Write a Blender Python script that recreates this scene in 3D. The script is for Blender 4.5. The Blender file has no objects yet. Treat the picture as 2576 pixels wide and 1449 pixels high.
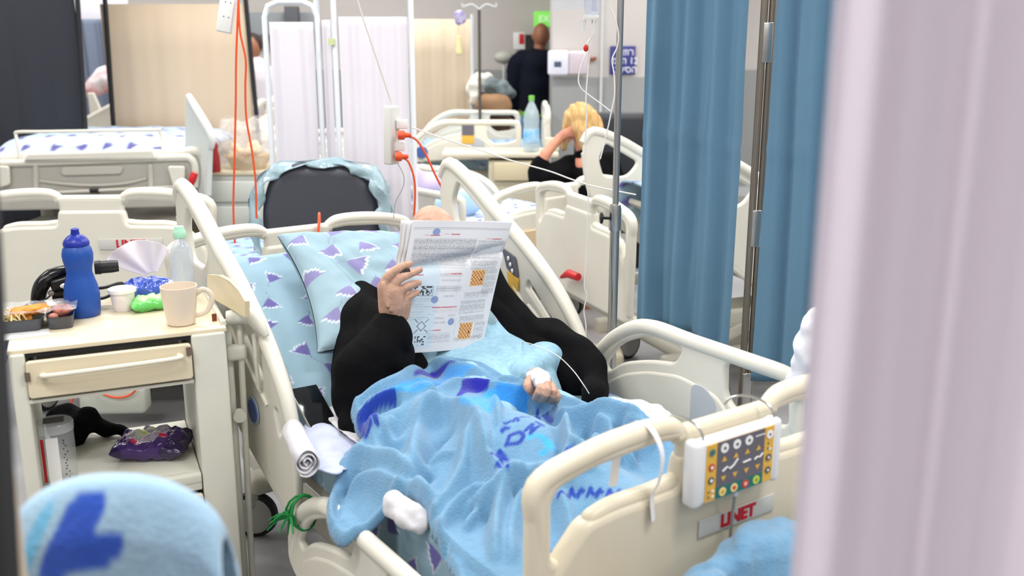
import bpy, bmesh, math, random
import numpy as np
from mathutils import Vector, Matrix, noise
random.seed(7); rng = np.random.default_rng(7)
R = math.radians; PI = math.pi
SC = bpy.context.scene; COL = SC.collection
# ------------------------------------------------------------------ camera
F = 2500.0; CAMH = 1.65; TH = math.atan((724.5-90)/F)
cam = bpy.data.cameras.new('camera'); camo = bpy.data.objects.new('camera', cam); COL.objects.link(camo)
camo.location = (0, 0, CAMH); camo.rotation_euler = (PI/2-TH, 0, 0)
cam.sensor_width = 36; cam.lens = F/2576*36; cam.clip_start = .02; cam.clip_end = 60
cam.dof.use_dof = True; cam.dof.focus_distance = 3.05; cam.dof.aperture_fstop = 2.7
SC.camera = camo
C0 = np.array([0, 0, CAMH])
def ray(px, py):
    a = (px-1288)/F; b = (724.5-py)/F
    return np.array([a, math.cos(TH)+b*math.sin(TH), -math.sin(TH)+b*math.cos(TH)])
def at(px, py, Y):                       # photo point -> the place's point at distance Y
    r = ray(px, py); return C0 + r*Y/r[1]
def atz(px, py, z):                      # ... at height z
    r = ray(px, py); return C0 + r*(z-CAMH)/r[2]
BX, BY, YAW = .43, 1.888, R(34.5)        # the patient's bed: foot end centre and turn
AU = np.array([-math.sin(YAW), math.cos(YAW), 0]); AV = np.array([math.cos(YAW), math.sin(YAW), 0]); B0 = np.array([BX, BY, 0])
def w(v, u, z): return B0 + AU*u + AV*v + np.array([0, 0, z])
def loc(P): d = np.array(P)-B0; return np.array([d@AV, d@AU, P[2]])
def bV(px, py, v): r = ray(px, py); t = (v-(C0-B0)@AV)/(r@AV); return loc(C0+r*t)
def bU(px, py, u): r = ray(px, py); t = (u-(C0-B0)@AU)/(r@AU); return loc(C0+r*t)
def bZ(px, py, z): return loc(atz(px, py, z))
# ------------------------------------------------------------------ materials
def lin(c):
    c = [x/255 for x in c]
    return tuple(x/12.92 if x <= .04045 else ((x+.055)/1.055)**2.4 for x in c)
MC = {}
def M(name, col=(200,200,200), rough=.5, metal=0, noise_amt=0, nscale=8, bump=0, bscale=60, trans=0, alpha=1, emit=0, attr=False, sheen=0, ior=1.45, spec=.5, sss=0, col2=None, stretch=None, transl=0):
    if name in MC: return MC[name]
    m = bpy.data.materials.new(name); m.use_nodes = True; nt = m.node_tree; N = nt.nodes; L = nt.links
    b = N['Principled BSDF']; c = lin(col)
    b.inputs['Base Color'].default_value = (*c, 1); b.inputs['Roughness'].default_value = rough
    b.inputs['Metallic'].default_value = metal; b.inputs['IOR'].default_value = ior
    b.inputs['Transmission Weight'].default_value = trans; b.inputs['Alpha'].default_value = alpha
    b.inputs['Specular IOR Level'].default_value = spec
    if sheen: b.inputs['Sheen Weight'].default_value = sheen; b.inputs['Sheen Roughness'].default_value = .5
    if sss: b.inputs['Subsurface Weight'].default_value = sss; b.inputs['Subsurface Radius'].default_value = (.012, .005, .003)
    if emit: b.inputs['Emission Color'].default_value = (*c, 1); b.inputs['Emission Strength'].default_value = emit
    src = None
    if attr:
        a = N.new('ShaderNodeAttribute'); a.attribute_name = 'Col'; src = a.outputs['Color']; L.new(src, b.inputs['Base Color'])
    if noise_amt or bump or col2:
        tc = N.new('ShaderNodeTexCoord'); mp = N.new('ShaderNodeMapping'); L.new(tc.outputs['Object'], mp.inputs[0])
        if stretch: mp.inputs['Scale'].default_value = stretch
    if noise_amt or col2:
        n = N.new('ShaderNodeTexNoise'); n.inputs['Scale'].default_value = nscale; n.inputs['Detail'].default_value = 6
        L.new(mp.outputs[0], n.inputs['Vector'])
        rp = N.new('ShaderNodeValToRGB'); rp.color_ramp.elements[0].position = .35; rp.color_ramp.elements[1].position = .68
        L.new(n.outputs[0], rp.inputs[0])
        if attr:
            mx = N.new('ShaderNodeMix'); mx.data_type = 'RGBA'; mx.blend_type = 'MULTIPLY'; mx.inputs[0].default_value = 1
            k = 1-noise_amt; rp.color_ramp.elements[0].color = (k, k, k, 1); rp.color_ramp.elements[1].color = (1, 1, 1, 1)
            L.new(src, mx.inputs[6]); L.new(rp.outputs[0], mx.inputs[7]); L.new(mx.outputs[2], b.inputs['Base Color'])
        else:
            c2 = lin(col2) if col2 else tuple(x*(1-noise_amt) for x in c)
            rp.color_ramp.elements[0].color = (*c2, 1); rp.color_ramp.elements[1].color = (*c, 1)
            L.new(rp.outputs[0], b.inputs['Base Color'])
    if bump:
        n2 = N.new('ShaderNodeTexNoise'); n2.inputs['Scale'].default_value = bscale; n2.inputs['Detail'].default_value = 4
        L.new(mp.outputs[0], n2.inputs['Vector'])
        bp = N.new('ShaderNodeBump'); bp.inputs['Strength'].default_value = bump; bp.inputs['Distance'].default_value = .01
        L.new(n2.outputs[0], bp.inputs['Height']); L.new(bp.outputs[0], b.inputs['Normal'])
    if transl:
        t = N.new('ShaderNodeBsdfTranslucent'); t.inputs[0].default_value = (*c, 1)
        mx = N.new('ShaderNodeMixShader'); mx.inputs[0].default_value = transl; out = N['Material Output']
        L.new(b.outputs[0], mx.inputs[1]); L.new(t.outputs[0], mx.inputs[2]); L.new(mx.outputs[0], out.inputs[0])
    MC[name] = m; return m
CREAM = M('cream plastic', (224,220,207), .38, noise_amt=.05, nscale=5)
FOOTC = M('aged ivory plastic', (226,219,200), .36, col2=(216,203,176), nscale=3.5, stretch=(1,1,.35))
WHITEP = M('white plastic', (232,232,230), .35)
GREYP = M('pale grey plastic', (205,208,208), .45)
DGREY = M('dark grey plastic', (70,72,78), .5)
BLACK = M('black plastic', (22,22,24), .45)
DARKM = M('black powder coated metal', (26,27,30), .5)
CHROME = M('brushed steel', (190,190,188), .28, metal=1)
FRAMEP = M('bed frame enamel', (200,196,182), .45)
RED = M('red paint', (200,30,35), .4)
SKIN = M('skin', (203,160,136), .5, noise_amt=.20, nscale=38, bump=.25, bscale=140, sss=.12)
SKIN2 = M('tanned skin', (150,98,72), .5, noise_amt=.1, nscale=20)
FLEECE = M('black fleece', (13,13,15), .97, bump=.35, bscale=140, spec=.12)
GOWN = M('pale blue gown cotton', (158,196,214), .85, col2=(140,180,202), nscale=70, bump=.5, bscale=22)
ORANGE = M('orange cable rubber', (222,82,40), .45)
CABLEW = M('white cable', (228,226,220), .4)
def glass(name, col=(235,240,245), rough=.05, alpha=.28): return M(name, col, rough, alpha=alpha, spec=.9)
# ------------------------------------------------------------------ mesh builder
def fix_sharp(me, ang=38):
    bm = bmesh.new(); bm.from_mesh(me)
    for f in bm.faces: f.smooth = True
    for e in bm.edges:
        if len(e.link_faces) == 2 and e.calc_face_angle(0) > R(ang): e.smooth = False
    bm.to_mesh(me); bm.free()
def smooth_path(p, n=6):
    p = [Vector(q) for q in p]
    if len(p) < 3 or n < 2: return p
    out = []
    for i in range(len(p)-1):
        a, b, c, d = p[max(i-1,0)], p[i], p[i+1], p[min(i+2,len(p)-1)]
        for k in range(n):
            t = k/n; out.append(.5*((2*b)+(c-a)*t+(2*a-5*b+4*c-d)*t*t+(3*b-a-3*c+d)*t**3))
    out.append(p[-1]); return out
class MB:
    def __init__(s): s.v = []; s.f = []; s.mi = []; s.mats = []; s.cur = 0
    def mat(s, m):
        if m not in s.mats: s.mats.append(m)
        s.cur = s.mats.index(m); return s
    def add(s, vs, fs, T=None):
        o = len(s.v)
        s.v += [tuple(T @ Vector(q)) if T is not None else tuple(q) for q in vs]
        s.f += [tuple(i+o for i in f) for f in fs]; s.mi += [s.cur]*len(fs); return s
    def box(s, c, d, T=None, b=0, rot=None):
        x, y, z = [q/2 for q in d]
        if b:
            bm = bmesh.new(); bmesh.ops.create_cube(bm, size=1, matrix=Matrix.Diagonal((d[0], d[1], d[2], 1)))
            bmesh.ops.bevel(bm, geom=bm.edges[:], offset=min(b, min(d)*.49), segments=3, affect='EDGES', profile=.5)
            vs = [v.co.copy() for v in bm.verts]; fs = [[v.index for v in f.verts] for f in bm.faces]; bm.free()
        else:
            vs = [Vector((i, j, k)) for i in (-x, x) for j in (-y, y) for k in (-z, z)]
            fs = [(0,1,3,2),(4,6,7,5),(0,4,5,1),(2,3,7,6),(0,2,6,4),(1,5,7,3)]
        Mx = Matrix.Translation(Vector(c)) @ (rot.to_4x4() if rot is not None else Matrix())
        if T is not None: Mx = T @ Mx
        return s.add(vs, fs, Mx)
    def tube(s, pts, r, n=12, sm=0, T=None, caps=True, flat=None):
        P = smooth_path(pts, sm) if sm else [Vector(q) for q in pts]
        rr = r if callable(r) else None
        if not rr and isinstance(r, (list, tuple)):
            rl = list(r); rr = lambda t: float(np.interp(t*(len(rl)-1), range(len(rl)), rl))
        if rr is None: rr = lambda t: r
        vs = []; fs = []; m = len(P); up = None
        for i, q in enumerate(P):
            d = (P[min(i+1,m-1)]-P[max(i-1,0)]); d = d.normalized() if d.length else Vector((0,0,1))
            if up is None:
                up = Vector((0,0,1)) if abs(d.z) < .95 else Vector((0,1,0))
            a = d.cross(up); a = a.normalized() if a.length > 1e-6 else Vector((1,0,0)); b_ = a.cross(d); up = b_
            rad = rr(i/max(m-1,1))
            for k in range(n):
                t = 2*PI*k/n; vs.append(q+(a*math.cos(t)*rad)+(b_*math.sin(t)*rad*(flat or 1)))
        for i in range(m-1):
            for k in range(n):
                fs.append((i*n+k, i*n+(k+1)%n, (i+1)*n+(k+1)%n, (i+1)*n+k))
        if caps: fs += [tuple(range(n-1,-1,-1)), tuple(range((m-1)*n, m*n))]
        return s.add(vs, fs, T)
    def lathe(s, prof, n=32, T=None, c=(0,0,0)):
        vs = []; fs = []; m = len(prof)
        for r, z in prof:
            for k in range(n): vs.append((c[0]+r*math.cos(2*PI*k/n), c[1]+r*math.sin(2*PI*k/n), c[2]+z))
        for i in range(m-1):
            for k in range(n): fs.append((i*n+k, i*n+(k+1)%n, (i+1)*n+(k+1)%n, (i+1)*n+k))
        if prof[0][0] > 1e-4: fs.append(tuple(range(n-1,-1,-1)))
        if prof[-1][0] > 1e-4: fs.append(tuple(range((m-1)*n, m*n)))
        return s.add(vs, fs, T)
    def ball(s, c, r, n=16, T=None, rot=None):
        if not isinstance(r, (list, tuple)): r = (r, r, r)
        vs = []; fs = []; h = n//2
        for i in range(h+1):
            for k in range(n):
                a = PI*i/h; b_ = 2*PI*k/n; q = Vector((r[0]*math.sin(a)*math.cos(b_), r[1]*math.sin(a)*math.sin(b_), r[2]*math.cos(a)))
                if rot is not None: q = rot @ q
                vs.append(q+Vector(c))
        for i in range(h):
            for k in range(n): fs.append((i*n+k, (i+1)*n+k, (i+1)*n+(k+1)%n, i*n+(k+1)%n))
        return s.add(vs, fs, T)
    def caps(s, pts, rad, n=12, sm=4):        # limb: tapered tube with ball ends
        s.tube(pts, rad, n, sm=sm); r0, r1 = (rad[0], rad[-1]) if isinstance(rad, (list, tuple)) else (rad, rad)
        s.ball(pts[0], r0, n); s.ball(pts[-1], r1, n); return s
    def plate(s, outline, holes=(), th=.03, bev=.008, T=None, res=3):   # 2D outline with holes, rounded rim; lies in XY, thickness along Z
        cu = bpy.data.curves.new('c', 'CURVE'); cu.dimensions = '2D'; cu.fill_mode = 'BOTH'
        cu.extrude = max(th/2-bev, 0); cu.bevel_depth = bev; cu.bevel_resolution = res; cu.offset = -bev
        for pl in [outline]+list(holes):
            sp = cu.splines.new('POLY'); sp.points.add(len(pl)-1); sp.use_cyclic_u = True
            for i, q in enumerate(pl): sp.points[i].co = (q[0], q[1], 0, 1)
        ob = bpy.data.objects.new('c', cu); me = bpy.data.meshes.new_from_object(ob)
        s.add([v.co.copy() for v in me.vertices], [tuple(p.vertices) for p in me.polygons], T)
        bpy.data.objects.remove(ob); bpy.data.curves.remove(cu); bpy.data.meshes.remove(me); return s
    def text(s, txt, size, th=.001, T=None, off=0):
        cu = bpy.data.curves.new('t', 'FONT'); cu.body = txt; cu.size = size; cu.extrude = th; cu.offset = off; cu.align_x = 'CENTER'; cu.align_y = 'CENTER'; cu.resolution_u = 3
        ob = bpy.data.objects.new('t', cu); me = bpy.data.meshes.new_from_object(ob)
        s.add([v.co.copy() for v in me.vertices], [tuple(p.vertices) for p in me.polygons], T)
        bpy.data.objects.remove(ob); bpy.data.curves.remove(cu); bpy.data.meshes.remove(me); return s
    def grid(s, fn, nu, nv, T=None):
        vs = [fn(i/nu, j/nv) for i in range(nu+1) for j in range(nv+1)]
        fs = [(i*(nv+1)+j, (i+1)*(nv+1)+j, (i+1)*(nv+1)+j+1, i*(nv+1)+j+1) for i in range(nu) for j in range(nv)]
        return s.add(vs, fs, T)
    def build(s, name, mat=None, parent=None, ang=38, weld=0, recalc=True):
        me = bpy.data.meshes.new(name); me.from_pydata([tuple(q) for q in s.v], [], s.f); me.update()
        if not s.mats: me.materials.append(mat)
        else:
            for m in s.mats: me.materials.append(m)
            me.polygons.foreach_set('material_index', s.mi)
        bm = bmesh.new(); bm.from_mesh(me)
        if weld: bmesh.ops.remove_doubles(bm, verts=bm.verts, dist=weld)
        if recalc: bmesh.ops.recalc_face_normals(bm, faces=bm.faces)
        for f in bm.faces: f.smooth = True
        for e in bm.edges:
            if len(e.link_faces) == 2 and e.calc_face_angle(0) > R(ang): e.smooth = False
        bm.to_mesh(me); bm.free()
        return link(name, me, parent)
def link(name, me, parent=None):
    o = bpy.data.objects.new(name, me); COL.objects.link(o)
    if parent is not None: o.parent = parent
    return o
def tag(o, label=None, cat=None, group=None, kind=None):
    if label: o['label'] = label
    if cat: o['category'] = cat
    if group: o['group'] = group
    if kind: o['kind'] = kind
    return o
def thing(name, label, cat, loc_=(0,0,0), rz=0, group=None):
    o = bpy.data.objects.new(name, None); COL.objects.link(o); o.location = tuple(loc_); o.rotation_euler = (0, 0, rz); o.empty_display_size = .1
    return tag(o, label, cat, group)
def struct(name, o): o['kind'] = 'structure'; return o
def remesh(o, vox, smooth=2, subdiv=0):
    # one continuous skin out of the overlapping volumes
    md = o.modifiers.new('r', 'REMESH'); md.mode = 'VOXEL'; md.voxel_size = vox; md.use_smooth_shade = True
    if smooth: s = o.modifiers.new('s', 'SMOOTH'); s.iterations = smooth; s.factor = .6
    dg = bpy.context.evaluated_depsgraph_get(); me = bpy.data.meshes.new_from_object(o.evaluated_get(dg), depsgraph=dg)
    o.modifiers.clear(); old = o.data; o.data = me; me.name = old.name
    if not me.materials: me.materials.append(old.materials[0])
    for p in me.polygons: p.use_smooth = True
    bpy.data.meshes.remove(old); return o
def displace(o, amp, scale, seed=0, aniso=(1,1,1)):
    me = o.data; n = len(me.vertices); co = np.empty(n*3); me.vertices.foreach_get('co', co); co = co.reshape(-1, 3)
    nr = np.array([v.normal[:] for v in me.vertices])
    d = np.array([noise.noise(Vector((p[0]*scale*aniso[0]+seed, p[1]*scale*aniso[1], p[2]*scale*aniso[2]))) for p in co])
    co += nr*(d*amp)[:, None]; me.vertices.foreach_set('co', co.ravel()); me.update(); return o
def npgrid(name, V, mat, parent=None, col=None, keep=None, thick=0):
    # V: (n,m,3) vertices of a sheet; col: (n,m,3) linear colours of the print
    n, m = V.shape[:2]; idx = np.arange(n*m).reshape(n, m)
    q = np.stack([idx[:-1,:-1], idx[1:,:-1], idx[1:,1:], idx[:-1,1:]], -1).reshape(-1, 4)
    if keep is not None: q = q[keep.reshape(-1)]
    used = np.unique(q); rm = np.full(n*m, -1); rm[used] = np.arange(len(used)); q = rm[q]
    me = bpy.data.meshes.new(name); me.from_pydata(V.reshape(-1, 3)[used].tolist(), [], q.tolist())
    if col is not None:
        a = me.color_attributes.new('Col', 'FLOAT_COLOR', 'POINT'); cc = np.ones((len(used), 4)); cc[:, :3] = col.reshape(-1, 3)[used]
        a.data.foreach_set('color', cc.ravel())
    me.polygons.foreach_set('use_smooth', [True]*len(me.polygons)); me.materials.append(mat); me.update()
    o = link(name, me, parent)
    if thick:
        sm = o.modifiers.new('solid', 'SOLIDIFY'); sm.thickness = thick; sm.offset = -1
    return o
def rpoly(pts, r=.02, n=5):
    out = []; m = len(pts)
    for i, p in enumerate(pts):
        rr = p[2] if len(p) > 2 else r
        p0 = Vector(pts[i-1][:2]); p1 = Vector(p[:2]); p2 = Vector(pts[(i+1) % m][:2])
        a = (p0-p1); b = (p2-p1); d = min(rr, a.length*.48, b.length*.48)
        A = p1+a.normalized()*d; B = p1+b.normalized()*d
        if rr <= 0: out.append(tuple(p1)); continue
        for k in range(n+1):
            t = k/n; out.append(tuple((1-t)**2*A+2*t*(1-t)*p1+t*t*B))
    return out
def sdf(P, poly):                        # signed distance of (k,2) points to a polygon, negative inside
    P = np.asarray(P); d = np.full(len(P), 1e9); ins = np.zeros(len(P), bool); m = len(poly)
    for i in range(m):
        a = np.array(poly[i][:2], float); b = np.array(poly[(i+1) % m][:2], float); e = b-a; t = np.clip(((P-a)@e)/(e@e+1e-12), 0, 1)
        d = np.minimum(d, np.linalg.norm(P-(a+t[:, None]*e), axis=1))
        if a[1] != b[1]:
            c = ((a[1] > P[:, 1]) != (b[1] > P[:, 1])) & (P[:, 0] < (b[0]-a[0])*(P[:, 1]-a[1])/(b[1]-a[1])+a[0]); ins ^= c
    return np.where(ins, -d, d)
def snap(X, Y, sd, g):                    # faces to keep and the rim moved onto the outline
    gx = np.gradient(sd, axis=0); gy = np.gradient(sd, axis=1); L = np.hypot(gx, gy)+1e-9
    kv = sd < g*.75; keep = kv[:-1,:-1]&kv[1:,:-1]&kv[1:,1:]&kv[:-1,1:]; m = (sd > -g*.6)&(sd < g*.8)
    return np.where(m, X-sd*gx/L, X), np.where(m, Y-sd*gy/L, Y), keep
def sdline(P, pl):
    P = np.asarray(P); d = np.full(len(P), 1e9); T = np.zeros(len(P)); L = 0
    for i in range(len(pl)-1):
        a = np.array(pl[i][:2], float); b = np.array(pl[i+1][:2], float); e = b-a; t = np.clip(((P-a)@e)/(e@e+1e-12), 0, 1)
        q = np.linalg.norm(P-(a+t[:, None]*e), axis=1); T = np.where(q < d, L+t, T); d = np.minimum(d, q); L += 1
    return d, T/max(L, 1)
def vnoise(x, y, s=1, seed=0):           # smooth value noise on arrays
    x = x*s+seed*17.3; y = y*s+seed*9.1; xi = np.floor(x).astype(int); yi = np.floor(y).astype(int); fx = x-xi; fy = y-yi
    fx = fx*fx*(3-2*fx); fy = fy*fy*(3-2*fy)
    def h(a, b): t = np.sin(a*127.1+b*311.7+seed*74.7)*43758.5453; return t-np.floor(t)
    return (h(xi,yi)*(1-fx)+h(xi+1,yi)*fx)*(1-fy)+(h(xi,yi+1)*(1-fx)+h(xi+1,yi+1)*fx)*fy
RAYP = [(0,.040),(.009,.032),(.024,.010),(.040,-.018),(.022,-.010),(.014,-.020),(.006,-.014),(0,-.022),(-.006,-.014),(-.014,-.020),(-.022,-.010),(-.040,-.018),(-.024,.010),(-.009,.032)]
def paint_rays(X, Y, base, spots, purple=(104,98,160)):
    # print of purple rays with white outlines on a cloth with coordinates X, Y
    col = np.empty(X.shape+(3,)); col[:] = np.array(lin(base)); P = np.stack([X, Y], -1).reshape(-1, 2); cf = col.reshape(-1, 3)
    pur = np.array(lin(purple)); wh = np.array(lin((205,216,228)))
    for x, y, a, s in spots:
        d = P-np.array([x, y]); near = (d**2).sum(1) < (.1*s)**2
        if not near.any(): continue
        c, n_ = math.cos(-a), math.sin(-a); q = d[near]; q = np.stack([q[:,0]*c-q[:,1]*n_, q[:,0]*n_+q[:,1]*c], -1)/s
        sd = sdf(q, RAYP)*s; off = sdf(q-np.array([.004,-.005]), RAYP)*s
        tl, _ = sdline(q, [(0,.038),(.005,.055),(-.002,.072)]); sub = cf[near]
        k = np.clip((.003-off)/.002, 0, 1)[:, None]; sub = sub*(1-k)+wh*k
        k = np.clip((.0015-sd)/.003, 0, 1)[:, None]; sub = sub*(1-k)+pur*k
        k = np.clip((.002-tl)/.002, 0, 1)[:, None]*.8; sub = sub*(1-k)+pur*k
        cf[near] = sub
    return col
def ray_spots(x0, x1, y0, y1, step=.12, seed=1, s=1.0):
    r = random.Random(seed); out = []; j = 0; y = y0
    while y < y1:
        x = x0+(step/2 if j % 2 else 0)
        while x < x1:
            out.append((x+r.uniform(-.02,.02), y+r.uniform(-.02,.02), r.choice([.4, -.5, 2.6, .9, 0, 3.6])+r.uniform(-.2,.2), s*r.uniform(.68,.95))); x += step
        y += step*.8; j += 1
    return out
# ------------------------------------------------------------------ room shell
UP = M('wall paint', (203,197,193), .8, noise_amt=.03, nscale=1.5)
LOW = M('dado paint', (158,160,160), .7, noise_amt=.03, nscale=1.5)
def wallbox(name, c, d):
    mb = MB(); h0 = 1.31
    x, y, z = c; dx, dy, dz = d
    mb.mat(LOW).box((x, y, h0/2), (dx, dy, h0)); mb.mat(UP).box((x, y, (h0+3.2)/2), (dx, dy, 3.2-h0))
    return struct(name, mb.build(name))
FLOORM = M('grey vinyl floor', (158,158,160), .32, noise_amt=.16, nscale=3.5)
struct('floor', MB().box((0, 4, -.05), (16, 18, .1)).build('floor', FLOORM))
struct('ceiling', MB().box((0, 4, 3.25), (16, 18, .1)).build('ceiling', M('ceiling tiles', (225,225,222), .9)))
wallbox('wall_back', (0, 10.6, 0), (16, .2, 0)); wallbox('wall_left', (-6.2, 4, 0), (.2, 13, 0)); wallbox('wall_right', (5.2, 4, 0), (.2, 13, 0)); wallbox('wall_front', (0, -3.2, 0), (16, .2, 0))
wallbox('wall_pillar', (1.02, 8.9, 0), (1.36, .6, 0))
struct('baseboard_back', MB().box((0, 10.48, .05), (15, .03, .1)).build('baseboard_back', GREYP))
# ceiling lamps: flat panels with frames
def ceil_lamp(x, y, i, e=44):
    t = thing('ceiling_light', 'square ceiling light panel, %s' % i, 'ceiling light', (x, y, 3.19), 0, 'ceiling lights of the ward')
    f = MB(); f.plate([(-.6,-.3),(.6,-.3),(.6,.3),(-.6,.3)], [[(-.57,-.27),(.57,-.27),(.57,.27),(-.57,.27)]], .02, .002); f.build('frame', WHITEP, t)
    l = bpy.data.lights.new('lamp', 'AREA'); l.shape = 'RECTANGLE'; l.size = 1.12; l.size_y = .52; l.energy = e; l.color = (1, .985, .965)
    o = bpy.data.objects.new('lamp', l); COL.objects.link(o); o.parent = t; o.location = (0, 0, -.006)
    MB().box((0, 0, .006), (1.13, .53, .006)).build('diffuser', M('lamp diffuser', (255,252,245), .5, emit=1.5), t)
for i, x in enumerate((-3.8, -1.3, 1.2, 3.7)):
    for j, y in enumerate((-1.5, 1.0, 3.5, 6.0, 8.5)): ceil_lamp(x, y, '%d from the left, %d from the front' % (i+1, j+1), 26 if y < 0 else (62 if y in (3.5, 1.0) and abs(x) < 2 else (64 if y > 5 else 40)))
# ------------------------------------------------------------------ hospital beds (local x across, y from foot to head, z up)
XZ = Matrix(((1,0,0,0),(0,0,-1,0),(0,1,0,0),(0,0,0,1)))            # plate XY -> XZ
YZ = Matrix(((0,0,1,0),(1,0,0,0),(0,1,0,0),(0,0,0,1)))             # plate XY -> YZ
def board_shapes(zt):
    h = zt
    half = [(0, h),(.118, h,.01),(.15, h+.028,.02),(.24, h+.034,.05),(.40, h+.012,.06),(.492, h-.012,.035),(.492, h-.2,.02),(.478, h-.46,.03),(.0, h-.48)]
    out = half[1:-1]; out = [(-p[0],)+tuple(p[1:]) for p in out[::-1]] + out
    hole = [(.128, h-.018,.02),(.2, h-.012,.02),(.35, h-.022,.03),(.444, h-.045,.03),(.444, h-.185,.02),(.37, h-.19,.02),(.362, h-.115,.02),(.30, h-.098,.03),(.19, h-.098,.02),(.128, h-.09,.01)]
    return rpoly(out), rpoly(hole), rpoly([(-p[0],)+tuple(p[1:]) for p in hole])
def make_board(name, y, zt, mat, parent, key):
    o, h1, h2 = board_shapes(zt)
    mb = MB(); T = Matrix.Translation((0, y, 0)) @ XZ
    mb.plate(o, [h1, h2], .036, .014, T)
    for s in (-1, 1):                                                # thick rounded grips along the top
        mb.tube([(s*.118, y, zt-.012),(s*.16, y, zt+.012),(s*.25, y, zt+.015),(s*.36, y, zt+.003),(s*.468, y, zt-.03),(s*.47, y, zt-.12),(s*.468, y, zt-.26)], [.016,.021,.022,.022,.022,.020,.014], 14, sm=5)
    mb.tube([(-.14, y, zt-.010),(.14, y, zt-.010)], .018, 14)
    mb.plate(rpoly([(-.478, zt-.47),(.478, zt-.47),(.45, zt-.21),(.37, zt-.125),(.30, zt-.115),(.14, zt-.112),(.13, zt-.05),(-.13, zt-.05),(-.14, zt-.112),(-.30, zt-.115),(-.37, zt-.125),(-.45, zt-.21)], .02), [], .05, .016, T)
    return mb.build(name, mat, parent)
HR = [(1.865,1.205,.03),(1.60,1.075,.1),(1.306,.915,.12),(1.14,.79,.1),(1.035,.62,.1),(1.035,.48,.06),(1.075,.345,.03),(1.14,.36,.05),(1.48,.49,.1),(1.9,.80,.08),(1.96,1.10,.06),(1.935,1.19,.04)]
HH = [(1.83,1.125,.02),(1.64,1.02,.03),(1.70,.95,.04),(1.84,.955,.03),(1.87,1.05,.03)]
def head_rail(x, parent, mat=None, flat=False, dz=0, key=''):
    mat = mat or CREAM
    T = YZ; th = R(-30) if flat else 0
    Rt = Matrix.Translation((0, 1.10, .60)) @ Matrix.Rotation(th, 4, 'X') @ Matrix.Translation((0, -1.10, -.60))
    TT = Matrix.Translation((x, 0, dz)) @ Rt
    mb = MB(); slots = [rpoly([(1.385,.815),(1.37,.84),(1.235,.735),(1.25,.715)], .01), rpoly([(1.165,.66),(1.14,.665),(1.12,.60),(1.14,.585)], .012)]
    mb.plate(rpoly(HR, .03), [rpoly(HH, .03)]+slots, .026, .010, TT @ T)
    s = 1 if x > 0 else -1
    rim = [(0,1.955,1.13),(0,1.90,1.185),(0,1.75,1.135),(0,1.60,1.055),(0,1.45,.98),(0,1.306,.895),(0,1.19,.81),(0,1.10,.71),(0,1.056,.60),(0,1.052,.49),(0,1.085,.375)]
    mb.tube(rim, [.020,.024,.025,.025,.025,.024,.023,.021,.018,.015,.012], 12, sm=4, T=TT)
    mb.tube([(0,1.10,.385),(0,1.30,.455),(0,1.48,.52),(0,1.75,.73),(0,1.90,.86),(0,1.95,1.08)], .014, 10, sm=4, T=TT)
    for sx in (-1, 1):
        mb.tube([(sx*.014,1.47,.815),(sx*.018,1.42,.78),(sx*.014,1.39,.74)], .006, 8, sm=3, T=TT)
        mb.tube([(sx*.014,1.37,.755),(sx*.018,1.30,.72),(sx*.014,1.21,.655)], .006, 8, sm=3, T=TT)
    return mb.build('head_side_rail', mat, parent)
FR = [(1.045,.62,.05),(.95,.75,.12),(.78,.842,.12),(.60,.838,.1),(.235,.838,.05),(.20,.80,.04),(.20,.64,.04),(.235,.56,.04),(1.0,.52,.06),(1.055,.56,.03)]
FH1 = [(.965,.648,.03),(.90,.735,.06),(.765,.798,.05),(.62,.795,.02),(.65,.743,.02),(.76,.722,.08),(.88,.682,.05),(.94,.635,.02)]
FH2 = [(.46,.798,.02),(.245,.798,.03),(.235,.69,.02),(.30,.672,.02),(.40,.662,.02),(.455,.70,.03)]
def foot_rail(x, parent, mat=None, dz=0, dy=0):
    mat = mat or CREAM; TT = Matrix.Translation((x, dy, dz))
    mb = MB(); mb.plate(rpoly(FR, .03), [rpoly(FH1, .02), rpoly(FH2, .02)], .024, .009, TT @ YZ)
    mb.tube([(0,1.035,.60),(0,1.00,.675),(0,.93,.745),(0,.84,.80),(0,.75,.822),(0,.60,.82),(0,.40,.82),(0,.25,.818),(0,.222,.79),(0,.222,.68)], [.014,.021,.023,.023,.023,.022,.022,.021,.018,.014], 12, sm=4, T=TT)
    mb.mat(mat).plate(rpoly([(.95,.53),(.95,.60),(.86,.655),(.76,.69),(.63,.715),(.48,.70),(.40,.63),(.26,.62),(.26,.55)], .03), [], .034, .010, TT @ YZ)
    o = mb.build('foot_side_rail', mat, parent)
    g = MB(); g.plate(rpoly([(.575,.555),(.575,.705,.03),(.53,.712,.03),(.475,.68,.02),(.475,.555)], .01), [], .036, .002, TT @ YZ)
    g.build('grey_panel', M('silver grey panel', (186,190,196), .4), o); return o
RIMB = M('caster tyre rubber', (30,30,32), .6)
def wheel(x, y, a, parent):
    T = Matrix.Translation((x, y, .078)) @ Matrix.Rotation(a, 4, 'Z') @ Matrix.Rotation(PI/2, 4, 'Y')
    mb = MB(); mb.lathe([(0,-.02),(.05,-.022),(.064,-.018),(.066,0),(.064,.018),(.05,.022),(0,.02)], 28, T)
    mb.box((0, 0, .078+.055), (.05,.05,.05), Matrix.Translation((x, y, 0)), b=.01); o = mb.build('caster_wheel', M('caster disc', (176,176,170), .5), parent)
    MB().lathe([(.062,-.016),(.078,-.014),(.082,0),(.078,.014),(.062,.016)], 32, T).build('tyre', RIMB, o)
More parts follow.
